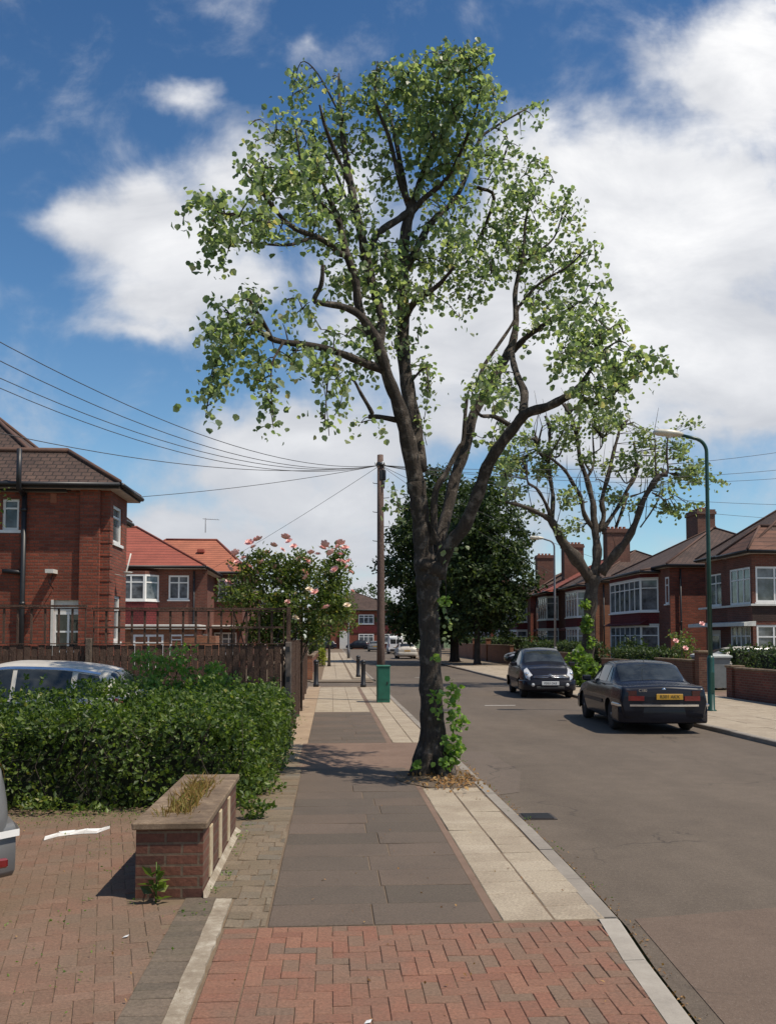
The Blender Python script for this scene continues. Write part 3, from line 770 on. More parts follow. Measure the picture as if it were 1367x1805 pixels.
# crown blobs in photo pixels: cx, cy, rx, ry, weight, depth offset
blobs=[(700,125,55,32,.7,.1),(740,150,50,45,1,.2),(800,130,60,55,1.3,-.1),(835,108,24,26,.8,-.2),(770,108,22,22,.7,0),(600,165,36,34,.9,.4),(530,150,24,42,.9,.6),(478,232,46,34,.9,.2),(540,255,46,42,1,.4),(615,245,46,50,.9,.5),(660,160,36,40,.8,.3),
(720,215,60,55,1.1,.7),(785,225,65,60,1.4,.1),(835,180,42,45,1.1,-.3),(840,270,40,40,.8,.6),(770,300,55,40,1,.3),(690,300,45,45,.8,.6),(560,320,56,48,1.1,-.6),(490,310,56,42,1.2,-1.4),(452,305,30,28,.8,-1.9),
(400,372,64,32,1,-2.2),(350,360,28,16,.5,-2.5),(388,420,28,34,.7,-1.9),(455,400,58,34,.9,-1.6),(545,375,46,42,.9,-.8),(620,385,46,46,.8,0),(575,420,40,24,.5,-.6),(600,470,36,34,.8,-.4),(650,480,58,48,1.3,0),(700,445,46,48,.9,.4),
(770,440,56,56,1.1,.4),(740,515,46,38,.9,0),(830,485,56,52,.8,.8),(800,385,46,46,.8,.7),(880,345,56,56,.8,1.2),(910,225,46,26,.35,1.4),(938,188,24,17,.7,1.5),(890,265,38,38,.6,1.2),(948,310,34,44,.7,1.3),(935,400,56,56,.9,1.3),
(988,385,34,54,.8,1.4),(965,470,66,56,1.0,1.2),(1020,450,38,36,.8,1.0),(1035,525,50,36,.9,.7),(955,555,48,34,.9,.6),(1050,590,60,34,1,-.8),(1000,630,46,30,.7,-1),(1080,640,70,34,1.2,-1.4),(1130,630,38,18,.9,-1.6),(1060,690,56,26,1.1,-1.6),(1000,560,40,30,.7,0),
(880,455,46,46,.7,1),(825,550,24,20,.4,.4),(430,560,52,36,1.2,-1.7),(392,590,34,36,.9,-1.9),(470,520,50,22,.4,-1.4),(520,555,40,34,.4,-1.1),(535,630,62,22,.8,-1.2),(605,585,46,24,.45,-.8),(585,665,24,44,.7,-1.1),(572,735,14,26,.6,-1.2),
(385,645,16,30,.6,-1.9),(368,700,18,26,.8,-1.95),(460,650,30,28,.8,-1.5),(480,705,17,38,.7,-1.7),(640,630,36,34,.8,-.4),(665,545,38,38,.9,-.2),(690,590,32,38,.8,-.1),(745,665,14,56,.55,.1),(738,600,16,30,.5,.2),(650,748,20,10,.4,-.5),
(850,690,36,34,1,-.6),(868,655,36,28,.8,.2),(900,705,34,44,.7,.8),(870,775,32,40,.7,-.3),(885,830,24,26,.4,-.3),(905,785,22,26,.5,.3),(700,885,11,30,.3,-.2),(780,1068,12,30,.35,-.3),(790,968,9,9,.3,-.3),(1025,600,40,40,.6,-.5),(760,345,40,30,.6,.9),(860,400,40,40,.6,1),(660,420,36,30,.5,.2)]
PP=[];tw=MB();nclump=0
CENT=[]
for (cx,cy,rx,ry,w,dy) in blobs:
    Y=TY+dy; c=np.array(at(cx,cy,Y)); ax=rx/pxm(Y); az=ry/pxm(Y); ay=.5*(ax+az)
    m=max(2,int(27*w*(rx*ry/2000.0)**.9))
    q=in_ball(m)*np.array([ax,ay,az])
    CENT+=[cc for cc in c+q]
for pl,dy,n in (([(392,600),(376,660),(362,735)],-1.9,70),([(410,600),(400,650),(392,680)],-1.8,40),([(452,610),(470,680),(482,755)],-1.6,75),([(555,620),(572,690),(580,768)],-1.0,60),([(592,640),(602,700),(590,725)],-.9,40),([(742,640),(753,690),(747,742)],.1,60),([(692,850),(700,880),(702,912)],-.2,26),([(350,355),(328,372),(322,395)],-2.5,26),([(730,720),(745,760),(752,785)],-.1,16)):
    q=np.array(catmull([tuple(at(x,y,TY+dy)) for x,y in pl],8))
    tw.tube([Vector(p) for p in q],[.006]*len(q),3,cap=False)
    ii=nrg.integers(0,len(q),n); PP.append(q[ii]+nrg.normal(size=(n,3))*np.array([.06,.06,.06]))
CENT=np.array(CENT); dl=np.array([((LPa-cc)**2).sum(1).min() for cc in CENT]); CENT=CENT[np.argsort(dl)]
AT=np.concatenate([LPa,np.zeros((len(CENT),3))]); na=len(LPa)
for cc in CENT:
    d2=((AT[:na]-cc)**2).sum(1); j=int(np.argmin(d2+(.02 if 0 else 0))); s=AT[j]; vec=cc-s; L=np.linalg.norm(vec)
    if L>1.1: continue
    mid=s+vec*.55+np.array([0,0,.1*L]); tw.tube([s,mid,cc],[.011,.008,.004],3,cap=False)
    AT[na]=cc; na+=1
    k=max(4,int(nrg.uniform(6,18)))
    t=nrg.uniform(-.35,1.0,size=(k,1)); d=vec/max(L,.05); d=d*.5+np.array([0,0,-.6])+nrg.normal(size=3)*.25
    PP.append(cc+t*d*.27+nrg.normal(size=(k,3))*np.array([.062,.062,.05]))
PP=np.concatenate(PP)
lf=leaves_mb(PP,.064,'round',droop=.75,up=.9,var=.5)
tk.build('trunk',M['bark'],lime); tw.build('twigs',M['bark'],lime); lf.build('crown',M['leaf'],lime)
# epicormic shoots round the trunk foot
ps=[]
for (px,py,rx,ry,n,dy) in ((797,1320,20,26,95,-.25),(800,1260,14,36,70,-.15),(812,1275,16,14,26,-.2),(772,1228,18,10,22,-.45),(800,1215,14,22,40,-.2),(785,1345,20,10,34,-.35),(732,1350,9,9,14,-.3),(783,1060,7,16,18,-.2),(770,1255,10,14,14,-.42),(768,1160,6,6,7,-.4)):
    Y=TY+dy; ps.append(np.array(at(px,py,Y))+in_ball(n)*np.array([rx/pxm(Y),.14,ry/pxm(Y)]))
for q in ps: leaves_mb(q,.068,'round',droop=.2,up=.6).build('basal_shoot',M['leafshoot'],lime)
# soil and litter at the tree foot
m=MB(); pts=[]
for k in range(20):
    an=2*math.pi*k/20; pts.append((1.42+math.cos(an)*.52*rnd.uniform(.85,1.12)-(.08),11.35+math.sin(an)*.85*rnd.uniform(.85,1.1),.004))
m.add([(1.34,11.35,.045)]+pts,[(0,1+k,1+(k+1)%20) for k in range(20)],0,True)
o=m.build('tree_pit_soil',M['earth']); o['kind']='structure'
P=np.stack([nrg.normal(1.5,.26,420),nrg.normal(10.98,.38,420),nrg.uniform(.012,.055,420)],1)
P=P[P[:,0]<1.86]
stuff('leaf_litter',leaves_mb(P,.055,'oval',up=3),M['deadleaf'],'brown leaf litter round the foot of the lime tree','leaf litter')

# ------------------------------------------------------------------ pollarded tree on the far pavement
T2=32.7
L2=[
 ([(1034,1208,34),(1035,1170,26),(1038,1100,25),(1041,1050,27),(1045,1015,30)],0,0,0),
 ([(580,1095,24),(500,980,26),(420,880,20),(370,790,17),(340,740,15),(300,715,10),(230,680,9),(150,650,8),(75,630,5),(70,590,3)],0,-1.2,1),
 ([(350,750,13),(355,600,11),(340,500,10),(328,400,9),(335,240,8),(338,170,7)],-.5,.4,1),
 ([(345,720,11),(300,620,9),(255,550,8),(205,515,6),(195,440,4),(170,380,3)],-.5,-1.6,1),
 ([(600,1090,22),(622,950,19),(612,830,16),(600,720,14),(595,640,12),(560,500,11),(520,380,9),(500,250,8),(475,150,8),(450,85,7)],0,.6,1),
 ([(600,800,12),(545,710,12),(520,600,11),(480,530,10),(440,460,9),(400,415,8),(330,360,5)],.2,-.9,1),
 ([(630,810,14),(660,720,13),(650,620,13),(690,460,11),(720,330,9),(745,240,8),(765,180,5),(840,150,3)],.2,1,1),
 ([(640,1060,22),(720,960,19),(800,860,17),(850,760,14),(900,620,12),(980,490,12),(1035,462,8)],0,-1.3,1),
 ([(1000,470,8),(1045,455,6),(1040,340,5),(1045,235,4)],-1.2,-1.3,1),
 ([(985,470,6),(972,440,4),(970,330,3),(970,255,2)],-1.2,-1.1,1),
 ([(650,805,11),(745,665,10),(800,560,9),(850,480,9),(860,420,8),(850,330,7),(840,268,6)],.2,1.4,1),
 ([(735,780,9),(780,660,9),(805,580,8)],.6,1.2,1),
 ([(560,490,7),(600,400,6),(595,250,4),(590,130,3)],.4,1.2,1),
 ([(580,450,6),(545,375,5),(640,310,4),(650,250,3)],.4,-.3,1),
 ([(335,350,6),(390,355,5),(430,250,4),(470,180,3)],.3,.7,1),
 ([(328,400,7),(262,320,7),(265,280,8),(290,180,4)],.2,.3,1),
 ([(262,320,5),(250,260,4),(245,200,3)],.3,.5,1),
 ([(880,785,4),(940,700,4),(990,615,3)],-.9,-1.4,1),
 ([(950,575,5),(1000,600,5),(1030,620,4),(1090,592,2)],-1.2,-1.6,1),
 ([(820,600,6),(880,580,4),(920,560,3)],.9,.6,1),
 ([(700,540,4),(640,500,3),(610,500,3)],.9,.5,1),
 ([(860,430,4),(800,520,4),(745,450,3)],1.2,.8,1),
 ([(510,640,4),(560,630,4),(480,650,3),(430,655,2)],.2,-.4,1),
]
pol=thing('pollarded_tree',at(1034,1208,T2),'pollarded tree with cut back knobbly limbs and thin leaves on the far pavement','tree')
tk=MB(); LP=[]
for i,(pl,a,b,crop) in enumerate(L2):
    if crop: pl=[(*c6(x,y),w) for x,y,w in pl]
    q=catmull(limb_pts(pl,T2,(a,b)),4)
    tk.tube([p[:3] for p in q],[max(.01,p[3]*(.86 if i<2 or i in (4,7) else .7)*(1+.12*math.sin(k*1.3+i*2))) for k,p in enumerate(q)],10 if pl[0][2]>18 else 6,wob=.07)
    if i>0: LP+= [p[:3] for p in q]
LPa=np.array(LP)
for p in LP[::6]:                      # thin upright regrowth
    if rnd.random()<.95:
        h=rnd.uniform(.5,2.0); v=Vector(p); tk.tube([v,v+Vector((rnd.uniform(-.2,.2),rnd.uniform(-.2,.2),h*.5)),v+Vector((rnd.uniform(-.4,.4),rnd.uniform(-.3,.3),h))],[.02,.014,.006],3,cap=False)
for (x,y,rr) in ((337,170,.3),(265,285,.3),(985,480,.3),(450,85,.3),(500,200,.3),(860,420,.3),(330,360,.25),(1035,462,.25),(765,180,.3),(195,440,.3)):
    v=at(*c6(x,y),T2)
    for k in range(4):
        d=Vector((rnd.uniform(-1,1),rnd.uniform(-.8,.8),rnd.uniform(.1,1.2)))*rr; tk.tube([v-Vector((0,0,.1)),v+d*.5,v+d],[.085,.065,.04],5,wob=.15)
B2=[(300,430,60,55,1.3),(100,400,80,60,1),(60,450,40,40,.8),(440,610,50,50,.9),(230,700,50,28,.9),(480,770,50,40,.5),(640,220,36,40,.7),(450,260,55,50,.8),(1180,480,80,55,1),(1060,680,70,36,.9),(810,390,80,70,.55),(930,430,60,50,.5),(1130,350,46,50,.6),(600,160,80,40,.4),(1170,160,60,24,.4),(1320,510,60,18,.5),(1200,650,50,16,.5),(720,600,70,50,.5),(120,570,60,30,.7),(560,380,60,40,.4),(680,420,60,40,.5),(820,650,60,40,.35),(330,300,50,40,.5),(1000,320,60,60,.4),(740,160,70,40,.5),(180,250,60,50,.5),(430,780,40,40,.4),(900,190,60,30,.4),(1040,560,50,30,.5),(420,150,70,60,.6),(560,90,80,50,.6),(900,250,80,60,.5),(690,120,70,50,.5),(250,330,50,40,.6),(1230,420,50,60,.6),(1100,260,60,50,.5)]
PP=[]
for (x,y,rx,ry,w) in B2:
    dy=rnd.uniform(-1.2,1.2); Y=T2+dy; cx,cy=c6(x,y); c=np.array(at(cx,cy,Y)); k=1/3.4175/pxm(Y)
    m=int(14*w*(rx*ry/2500))+2
    for cc in c+in_ball(m)*np.array([rx*k,.5*(rx+ry)*k,ry*k]):
        n=int(nrg.uniform(6,14)); PP.append(cc+nrg.normal(size=(n,3))*np.array([.2,.2,.14]))
        j=np.argmin(((LPa-cc)**2).sum(1))
        if np.linalg.norm(LPa[j]-cc)<2.2: tk.tube([LPa[j],cc],[.014,.006],3,cap=False)
leaves_mb(np.concatenate(PP),.135,'round',droop=.4,up=.8).build('crown',M['leaf2'],pol)
tk.build('trunk',M['bark2'],pol)
ps=[]
for (x,y,rx,ry,n) in ((560,1370,32,70,240),(550,1250,26,30,60),(575,1480,30,40,80)):
    cx,cy=c6(x,y); k=1/3.4175/pxm(T2-.3); ps.append(np.array(at(cx,cy,T2-.25))+in_ball(n)*np.array([rx*k,.3,ry*k]))
leaves_mb(np.concatenate(ps),.12,'round').build('ivy',M['leafbush'],pol)
# yellow green shrub at its foot
c=at(1028,1178,31.6)
bl=[(c.x,c.y,.45,.55,.5,.45),(c.x-.1,c.y,.95,.42,.4,.4),(c.x+.3,c.y,.35,.4,.4,.35)]
P,_=crown_points(bl,700,12,.22,.5)
rt=thing('leafy_shrub',(c.x,c.y,0),'yellow green leafy shrub at the foot of the pollarded tree beside the black hatchback','shrub')
leaves_mb(P,.16,'round',up=.6).build('foliage',M['leafbush'],rt)
m=MB(); 
for k in range(7): m.tube([(c.x,c.y,0),(c.x+rnd.uniform(-.2,.2),c.y+rnd.uniform(-.2,.2),.4),(c.x+rnd.uniform(-.4,.4),c.y+rnd.uniform(-.3,.3),.9)],[.02,.014,.006],4)
m.build('stem',M['bark2'],rt)

# ------------------------------------------------------------------ dark trees further along
def rb(cx,cy,z0,z1,r,n,seed):
    q=random.Random(seed); out=[]
    for i in range(n):
        t=(i+.5)/n; z=z0+(z1-z0)*t
        prof=math.sin(math.pi*min(1,max(0.12,(t*.86+.12))))**.55
        a=q.uniform(0,6.28); rr=r*prof
        for s in (0,2.1,4.2):
            out.append((cx+math.cos(a+s)*rr*.48,cy+math.sin(a+s)*rr*.48,z+q.uniform(-.3,.3),rr*.56,rr*.56,max(.9,(z1-z0)/n*.95)))
    return out
simple_tree('dark_tree','broad dark leafed tree on the far pavement, the farther of the dark pair','tree',(9.3,66,0),rb(8.0,66,2.2,14.0,4.7,8,3)+[(5.2,66,3.2,1.6,1.6,1.3),(6.5,65,2.6,1.8,1.6,1.0)],32000,.31,M['leafdark'],M['barkdark'],.33,4.5,16,.6,'dark trees on the far pavement')
simple_tree('dark_tree','broad dark leafed tree on the far pavement, the nearer of the dark pair','tree',(9.8,58.7,0),rb(10.4,59.5,2.4,12.4,3.9,7,8),24000,.29,M['leafdark'],M['barkdark'],.2,4.5,14,.5,'dark trees on the far pavement')
simple_tree('street_tree','young street tree with small round crown on the left pavement beyond the lane','tree',(-.1,56,0),[(.5,56,3.9,1.0,1,.9),(.9,56.4,2.6,.8,.9,.8),(.2,55.7,4.9,.8,.8,.6)],1500,.16,M['leafrose'],M['barkdark'],.08,3.2,12,.3)
simple_tree('distant_tree','rounded green tree rising behind the house at the end of the street','tree',(8.5,172,0),[(8,172,9,5,5,4),(11,172,7,5,5,4),(4,173,6,4,4,4)],3000,.6,M['leafhedge2'],M['barkdark'],.4,5,14,1.0)
simple_tree('distant_tree','wide dark tree at the far end of the road behind the white van','tree',(17,135,0),[(15,135,5,5,4,4),(18,137,6,5,4,5),(12.6,138,3.6,3,3,3)],3000,.5,M['leafdark'],M['barkdark'],.35,4,14,1.0)
# rose bush
RY=21.5
def rp(px,py,rx,ry,dy=0):
    Y=RY+dy; v=at(px,py,Y); k=1/pxm(Y); return (v.x,v.y,v.z,rx*k,.5*(rx+ry)*k,ry*k)
rblobs=[rp(460,1000,50,34),rp(520,1010,55,45,.3),rp(590,1010,28,38,.8),rp(430,1050,50,34,-.3),rp(500,1065,60,45),rp(575,1060,46,50,.6),rp(605,1075,24,30,1),rp(560,1110,40,30,.3),rp(470,1110,60,30),rp(595,985,16,24,.8)]
P,C=crown_points(rblobs,13000,14,.2,.25)
rose=thing('rose_bush',(-1.6,RY,0),'tall climbing rose bush with many pink blooms above the trellis fence','rose bush')
leaves_mb(P,.1,'oval',up=.6,droop=.2).build('foliage',M['leafrose'],rose)
m=MB(); 
for i in nrg.permutation(len(C))[:46]:
    c=Vector(C[i]); s=Vector((-1.6+rnd.uniform(-.9,.9),RY+rnd.uniform(-.2,.3),1.0)); m.tube([Vector((s.x,s.y,0)),s,s.lerp(c,.6)+Vector((0,0,.2)),c],[.025,.02,.012,.005],4)
m.build('stem',M['bark2'],rose)
def flower(r):
    mb=MB()
    for ring,(n,tilt,s) in enumerate(((6,.25,1.0),(5,.75,.8),(4,1.2,.55))):
        for k in range(n):
            a=2*math.pi*k/n+ring*.5; ca,sa=math.cos(a),math.sin(a)
            e=Vector((ca*math.cos(tilt),sa*math.cos(tilt),math.sin(tilt)))*r*s; t=Vector((-sa,ca,0))*r*.42*s
            mb.add([(0,0,0),e*.6+t,e+t*.5+Vector((0,0,r*.1)),e-t*.5+Vector((0,0,r*.1)),e*.6-t],[(0,1,2,3,4)],0)
    return mb
fl=flower(.12).build('flower',M['petalpink'],rose,local=True); fl2=None
fpos=[(440,958),(503,948),(518,964),(568,968),(596,965),(600,978),(604,992),(612,1000),(470,975),(482,962),(415,975),(418,992),(404,1003),(405,1028),(418,1040),(425,1055),(490,1025),(535,1010),(540,1018),(488,1000),(575,1072),(508,1062),(420,1075),(452,1010),(555,1045),(620,1043),(548,975),(527,985),(462,992),(590,1005),(447,965),(455,952),(497,970),(510,955),(560,978),(572,960),(583,975),(600,958),(608,968),(615,990),(430,985),(438,1000),(618,1010),(598,990),(540,990)]
for i,(px,py) in enumerate(fpos):
    v=at(px,py,RY-.45+rnd.uniform(0,.5)); o=fl if i==0 else fl.copy()
    if i: col.objects.link(o); o.parent=rose
    o.location=v-rose.location; s=rnd.uniform(.7,1.15); o.scale=(s,s,s); o.rotation_euler=(rnd.uniform(-.9,.9),rnd.uniform(-.7,.7),rnd.uniform(0,6))
pale=flower(.1).build('flower',M['petalpale'],rose,local=True)
for i,(px,py) in enumerate(((545,1040),(612,1068),(450,1045),(520,1090))):
    v=at(px,py,RY-.3); o=pale if i==0 else pale.copy()
    if i: col.objects.link(o); o.parent=rose
    o.location=v-rose.location; o.rotation_euler=(.6,rnd.uniform(-.5,.5),0)
# ------------------------------------------------------------------ front hedge and shrubs
ex=[]
for (px,py,rx,ry,n,Y) in ((200,1215,45,16,420,10.4),(90,1225,80,10,260,10.2),(450,1222,60,16,420,11.6),(300,1228,70,12,260,10.8),(395,1232,70,12,260,10.3),(500,1245,16,18,140,11.8),(150,1208,30,10,120,10.6)):
    c=np.array(at(px,py,Y)); k=1/pxm(Y); ex.append(c+in_ball(n)*np.array([rx*k,.35,ry*k]))
for (px,py,rx,ry,n,Y) in ((445,1425,22,24,120,8.9),(470,1425,14,10,40,8.9),(150,1425,60,8,90,9.2),(70,1415,40,14,90,9.2)):
    c=np.array(at(px,py,Y)); k=1/pxm(Y); ex.append(c+in_ball(n)*np.array([rx*k,.12,ry*k]))
for k in range(230):
    x=rnd.uniform(-5.4,-.75); y=rnd.uniform(9.4,10.9) if x<-2.4 or rnd.random()<.5 else rnd.uniform(10,14)
    h=rnd.uniform(.06,.3)*(1.5 if y>10.2 else .9); n=int(h*60)+4; z=nrg.uniform(0,1,n); ex.append(np.stack([x+nrg.normal(0,.022,n)+(rnd.uniform(-.1,.1))*z,y+nrg.normal(0,.022,n),(.92 if y<10.9 else .9)+h*z],1))
hedge('privet_hedge','thick green privet hedge beside the brick drive in front of the parked silver car','hedge',
      [(-5.6,-.86,9.35,10.9,0,.93),(-2.6,-.68,10.2,14.2,0,.9)],56000,.052,M['leafhedge'],.24,.085,26,extra=np.concatenate(ex))
sb=[]
def wp(px,py,rx,ry,Y): v=at(px,py,Y); k=1/pxm(Y); return (v.x,v.y,v.z,rx*k,.3,ry*k)
sb=[wp(270,1175,32,36,13.6),(wp(318,1160,20,30,13.7)),wp(262,1225,36,40,13.3),wp(340,1205,44,34,13.5),wp(395,1215,30,30,13.6),wp(290,1250,60,40,13.2),wp(378,1185,16,20,13.7)]
P,C=crown_points(sb,2600,12,.12,.3)
sh=thing('fence_shrub',(-2.6,13.6,0),'bright green loose shrub growing against the brown fence behind the hedge','shrub')
leaves_mb(P,.075,'oval',up=.6).build('foliage',M['leafshoot'],sh)
m=MB()
for i in nrg.permutation(len(C))[:26]:
    c=Vector(C[i]); m.tube([(-2.6+rnd.uniform(-.3,.3),13.6,0),(c.x*.5-1.3,13.6,c.z*.5),c],[.016,.012,.004],4)
m.build('stem',M['bark2'],sh)
# far left side
hedge('boundary_hedge','dark clipped hedge along the left pavement far beyond the lane','hedge',[(-1.6,-.75,66,100,0,1.5)],5000,.16,M['leafhedge2'],.15,.08)
P,C=crown_points([(-.55,58,.35,.32,.32,.4),(-.55,58,.8,.24,.24,.4)],700,10,.1,.6)
o=thing('conifer_shrub',(-.55,58,0),'small bright yellow conifer at the pavement edge beyond the lane','shrub')
leaves_mb(P,.1,'oval').build('foliage',M['leafyellow'],o)
m=MB(); m.tube([(-.55,58,0),(-.55,58,1.0)],[.04,.02],6); m.build('stem',M['barkdark'],o)
# right side hedges
hedge('garden_hedge','dark green hedge behind the black saloon car on the far side','hedge',[(12.25,13.3,32.6,38.6,0,1.28)],7000,.1,M['leafhedge2'],.15,.06)
hedge('garden_hedge','long dark hedge behind the black hatchback and far lamp post','hedge',[(12.3,13.3,42.0,56,0,1.5)],8000,.12,M['leafhedge2'],.15,.06)
hedge('garden_hedge','low green hedge behind the brick wall at the right edge','hedge',[(12.25,13.3,18,25.2,0,1.38)],6000,.07,M['leafhedge2'],.14,.06)
hedge('garden_hedge','low clipped hedge behind the pale car roof in the garden at right','hedge',[(13.75,17.5,29.4,30.3,0,1.4)],3500,.1,M['leafhedge2'],.14,.06)
hedge('garden_hedge','distant hedge above the orange garden wall beyond the dark trees','hedge',[(12.7,13.6,60,90,0,1.75)],5000,.16,M['leafhedge2'],.15,.06)
c=(12.9,31.3); P,C=crown_points([(c[0],c[1],1.2,.55,.5,.7),(c[0]-.2,c[1]+.3,1.7,.4,.4,.4),(c[0]+.3,c[1],.7,.5,.5,.5)],900,12,.2,.5)
o=thing('garden_rose',(c[0],c[1],0),'rose bush with coral bloom behind the brick pier and grey bin','rose bush')
leaves_mb(P,.12,'oval').build('foliage',M['leafrose'],o)
m=MB()
for k in range(8): m.tube([(c[0],c[1],0),(c[0]+rnd.uniform(-.3,.3),c[1]+rnd.uniform(-.3,.3),.9),(c[0]+rnd.uniform(-.5,.5),c[1]+rnd.uniform(-.4,.4),1.6)],[.02,.015,.005],4)
m.build('stem',M['bark2'],o)
for px,py in ((1207,1143),(1236,1100),(1190,1130)):
    f2=fl.copy(); col.objects.link(f2); f2.parent=o; v=at(px,py,30.7); f2.location=v-o.location; f2.scale=(.9,.9,.9); f2.rotation_euler=(.9,0,0)
# distant garden shrubs on the right, near houses
for (x,y,h,r,lab) in ((14.2,40.4,1.9,.8,'small shrub in the garden between the two nearest houses'),(13.6,57.5,2.2,.9,'rounded shrub in the garden beside the nearer dark tree')):
    P,C=crown_points([(x,y,h*.55,r,r,h*.45)],700,12,.25,.5); o=thing('garden_shrub',(x,y,0),lab,'shrub'); leaves_mb(P,.14,'oval').build('foliage',M['leafhedge2'],o)
    m=MB(); m.tube([(x,y,0),(x,y,h*.6)],[.04,.02],5); m.build('stem',M['barkdark'],o)
simple_tree('garden_tree','thin leafy garden tree at the left photo edge before the brick house','tree',(-8.0,18,0),[(-7.15,18,4.5,.55,.5,.6),(-7.3,17.8,3.4,.6,.5,.5),(-7.9,18,4.9,.8,.7,.7),(-8.2,18.2,3.6,.8,.7,.7)],1500,.1,M['leafrose'],M['barkdark'],.07,3.2,10,.25)
for (x,y,h,r,lab) in ((24,112,9,4.5,'leafy distant tree beyond the last houses on the right'),(17,118,8,3.8,'rounded distant tree behind the dark pair of trees'),(-9,120,8,4,'distant tree on the left side near the end of the street'),(-20,100,9,5,'large distant tree behind the houses on the left')):
    simple_tree('distant_tree',lab,'tree',(x,y,0),[(x,y,h*.55,r,r,h*.42),(x+r*.5,y,h*.4,r*.7,r*.7,h*.3),(x-r*.5,y-1,h*.4,r*.7,r*.7,h*.3)],3500,.45,M['leafhedge2'],M['barkdark'],.3,h*.4,14,.9)
# weeds
def weeds(name,label,spots,size,mat,tm='oval',up=.8):
    P=[]
    for (x,y,z,r,n) in spots: P.append(np.array((x,y,z))+nrg.normal(size=(n,3))*np.array([r,r,.012]))
    P=np.concatenate(P); P[:,2]=np.maximum(P[:,2],.006)
    return stuff(name,leaves_mb(P,size,tm,up=up,droop=-.35),mat,label,'weeds')
sp=[(rnd.uniform(-3.6,-.95),rnd.uniform(4.2,9.0),.012,rnd.uniform(.03,.1),rnd.randint(2,7)) for _ in range(60)]
sp+=[(rnd.uniform(-4,-1.4),rnd.uniform(8.6,9.3),.02,rnd.uniform(.08,.2),rnd.randint(10,30)) for _ in range(26)]
sp+=[(-.80+rnd.uniform(-.05,.05),rnd.uniform(5.7,9),.02,.04,rnd.randint(2,8)) for _ in range(20)]
sp+=[(-.72+rnd.uniform(-.1,.1),rnd.uniform(9,20),.02,.07,rnd.randint(4,12)) for _ in range(26)]
sp+=[(1.9+rnd.uniform(-.03,.05),rnd.uniform(6,14),.01,.03,rnd.randint(1,5)) for _ in range(22)]
weeds('weeds','small green weeds in the joints of the drive and along the wall foot',sp,.02,M['leafbush'])
P=[]
for k in range(420):
    y=nrg.uniform(3.2,16); P.append((kerbx(y)+abs(nrg.normal(0,.05))+.015,y,RZ+.01))
stuff('gutter_debris',leaves_mb(np.array(P),.022,'oval',up=4),M['deadleaf'],'fine brown leaf grit lying in the gutter along the left kerb','debris')
P=np.stack([nrg.uniform(-3.4,1.7,150),nrg.uniform(4.0,10.5,150),np.full(150,.012)],1)
stuff('scattered_debris',leaves_mb(P,.022,'oval',up=4),M['deadleaf'],'tiny brown leaf scraps scattered over the brick paving','debris')
# ------------------------------------------------------------------ brick planter wall
w=thing('planter_wall',(-1.08,7.1,0),'low brick planter wall with stained coping and dry grass at the drive edge','garden wall')
m=MB()
x0,x1,y0,y1=-1.325,-.87,6.2,8.3
m.box(x0,x1,y0,y0+.11,-.01,.47); m.box(x0,x1,y1-.11,y1,-.01,.47); m.box(x0,x0+.11,y0+.11,y1-.11,-.01,.47); m.box(x1-.11,x1,y0+.11,y1-.11,-.01,.47)
m.build('brickwork',M['gardenbrick'],w)
m=MB()
def cope(a,b,c,d): m.bevbox(a,b,c,d,.471,.52,.008)
cope(x0-.025,x1+.03,y0-.03,y0+.33); cope(x0-.025,x1+.03,y1-.3,y1+.02)
for k in range(4):
    a=y0+.334+k*(y1-y0-.634)/4; b=y0+.33+(k+1)*(y1-y0-.634)/4
    cope(x1-.15,x1+.03,a,b); cope(x0-.025,x0+.12,a,b)
m.build('coping',M['coping'],w)
m=MB(); m.box(x0+.11,x1-.11,y0+.11,y1-.11,.02,.44); m.build('soil',M['earth'],w)
m=MB()
for yy in (6.5,7.05,7.62): m.bevbox(x1-.004,x1+.012,yy,yy+.13,.06,.42,.004)
m.build('render_strip',M['cream'],w)
m=MB(); m.add([(x0-.03,y0-.03,.008),(x1+.01,y0-.03,.01),(x1+.035,y0-.01,.004),(x1+.05,y1,.004),(x1+.004,y1,.04),(x1+.004,y0,.045)],[(0,1,5),(1,2,3,4,5)][1:]); m.build('mortar_fillet',M['mortar'],w)
P=np.stack([nrg.uniform(x0+.1,x1-.12,900),nrg.uniform(y0+.15,y1-.15,900),nrg.uniform(.43,.5,900)],1)
D=rand_dirs(900,.9)
o=stuff('dry_grass',leaves_mb(P,.1,'blade',dirs=D),M['drygrass'],'dry brown grass growing out of the top of the brick planter','dry grass')
# weed plant at the wall foot
o=thing('weed_plant',(-1.17,6.12,0),'single leafy weed against the front of the brick planter','weed')
P=[];D=[]
for k in range(22):
    a=rnd.uniform(0,6.28); h=rnd.uniform(.02,.24); P.append((-1.17+rnd.uniform(-.02,.02),6.12+rnd.uniform(-.02,.01),h)); D.append((math.cos(a),math.sin(a)-.3,rnd.uniform(.1,1.0)))
leaves_mb(np.array(P),.085,'oval',dirs=np.array(D)).build('leaves',M['leafhedge'],o)
m=MB(); m.tube([(-1.17,6.12,0),(-1.165,6.11,.15),(-1.17,6.12,.27)],[.007,.005,.003],5); m.build('stem',M['leafbush'],o)
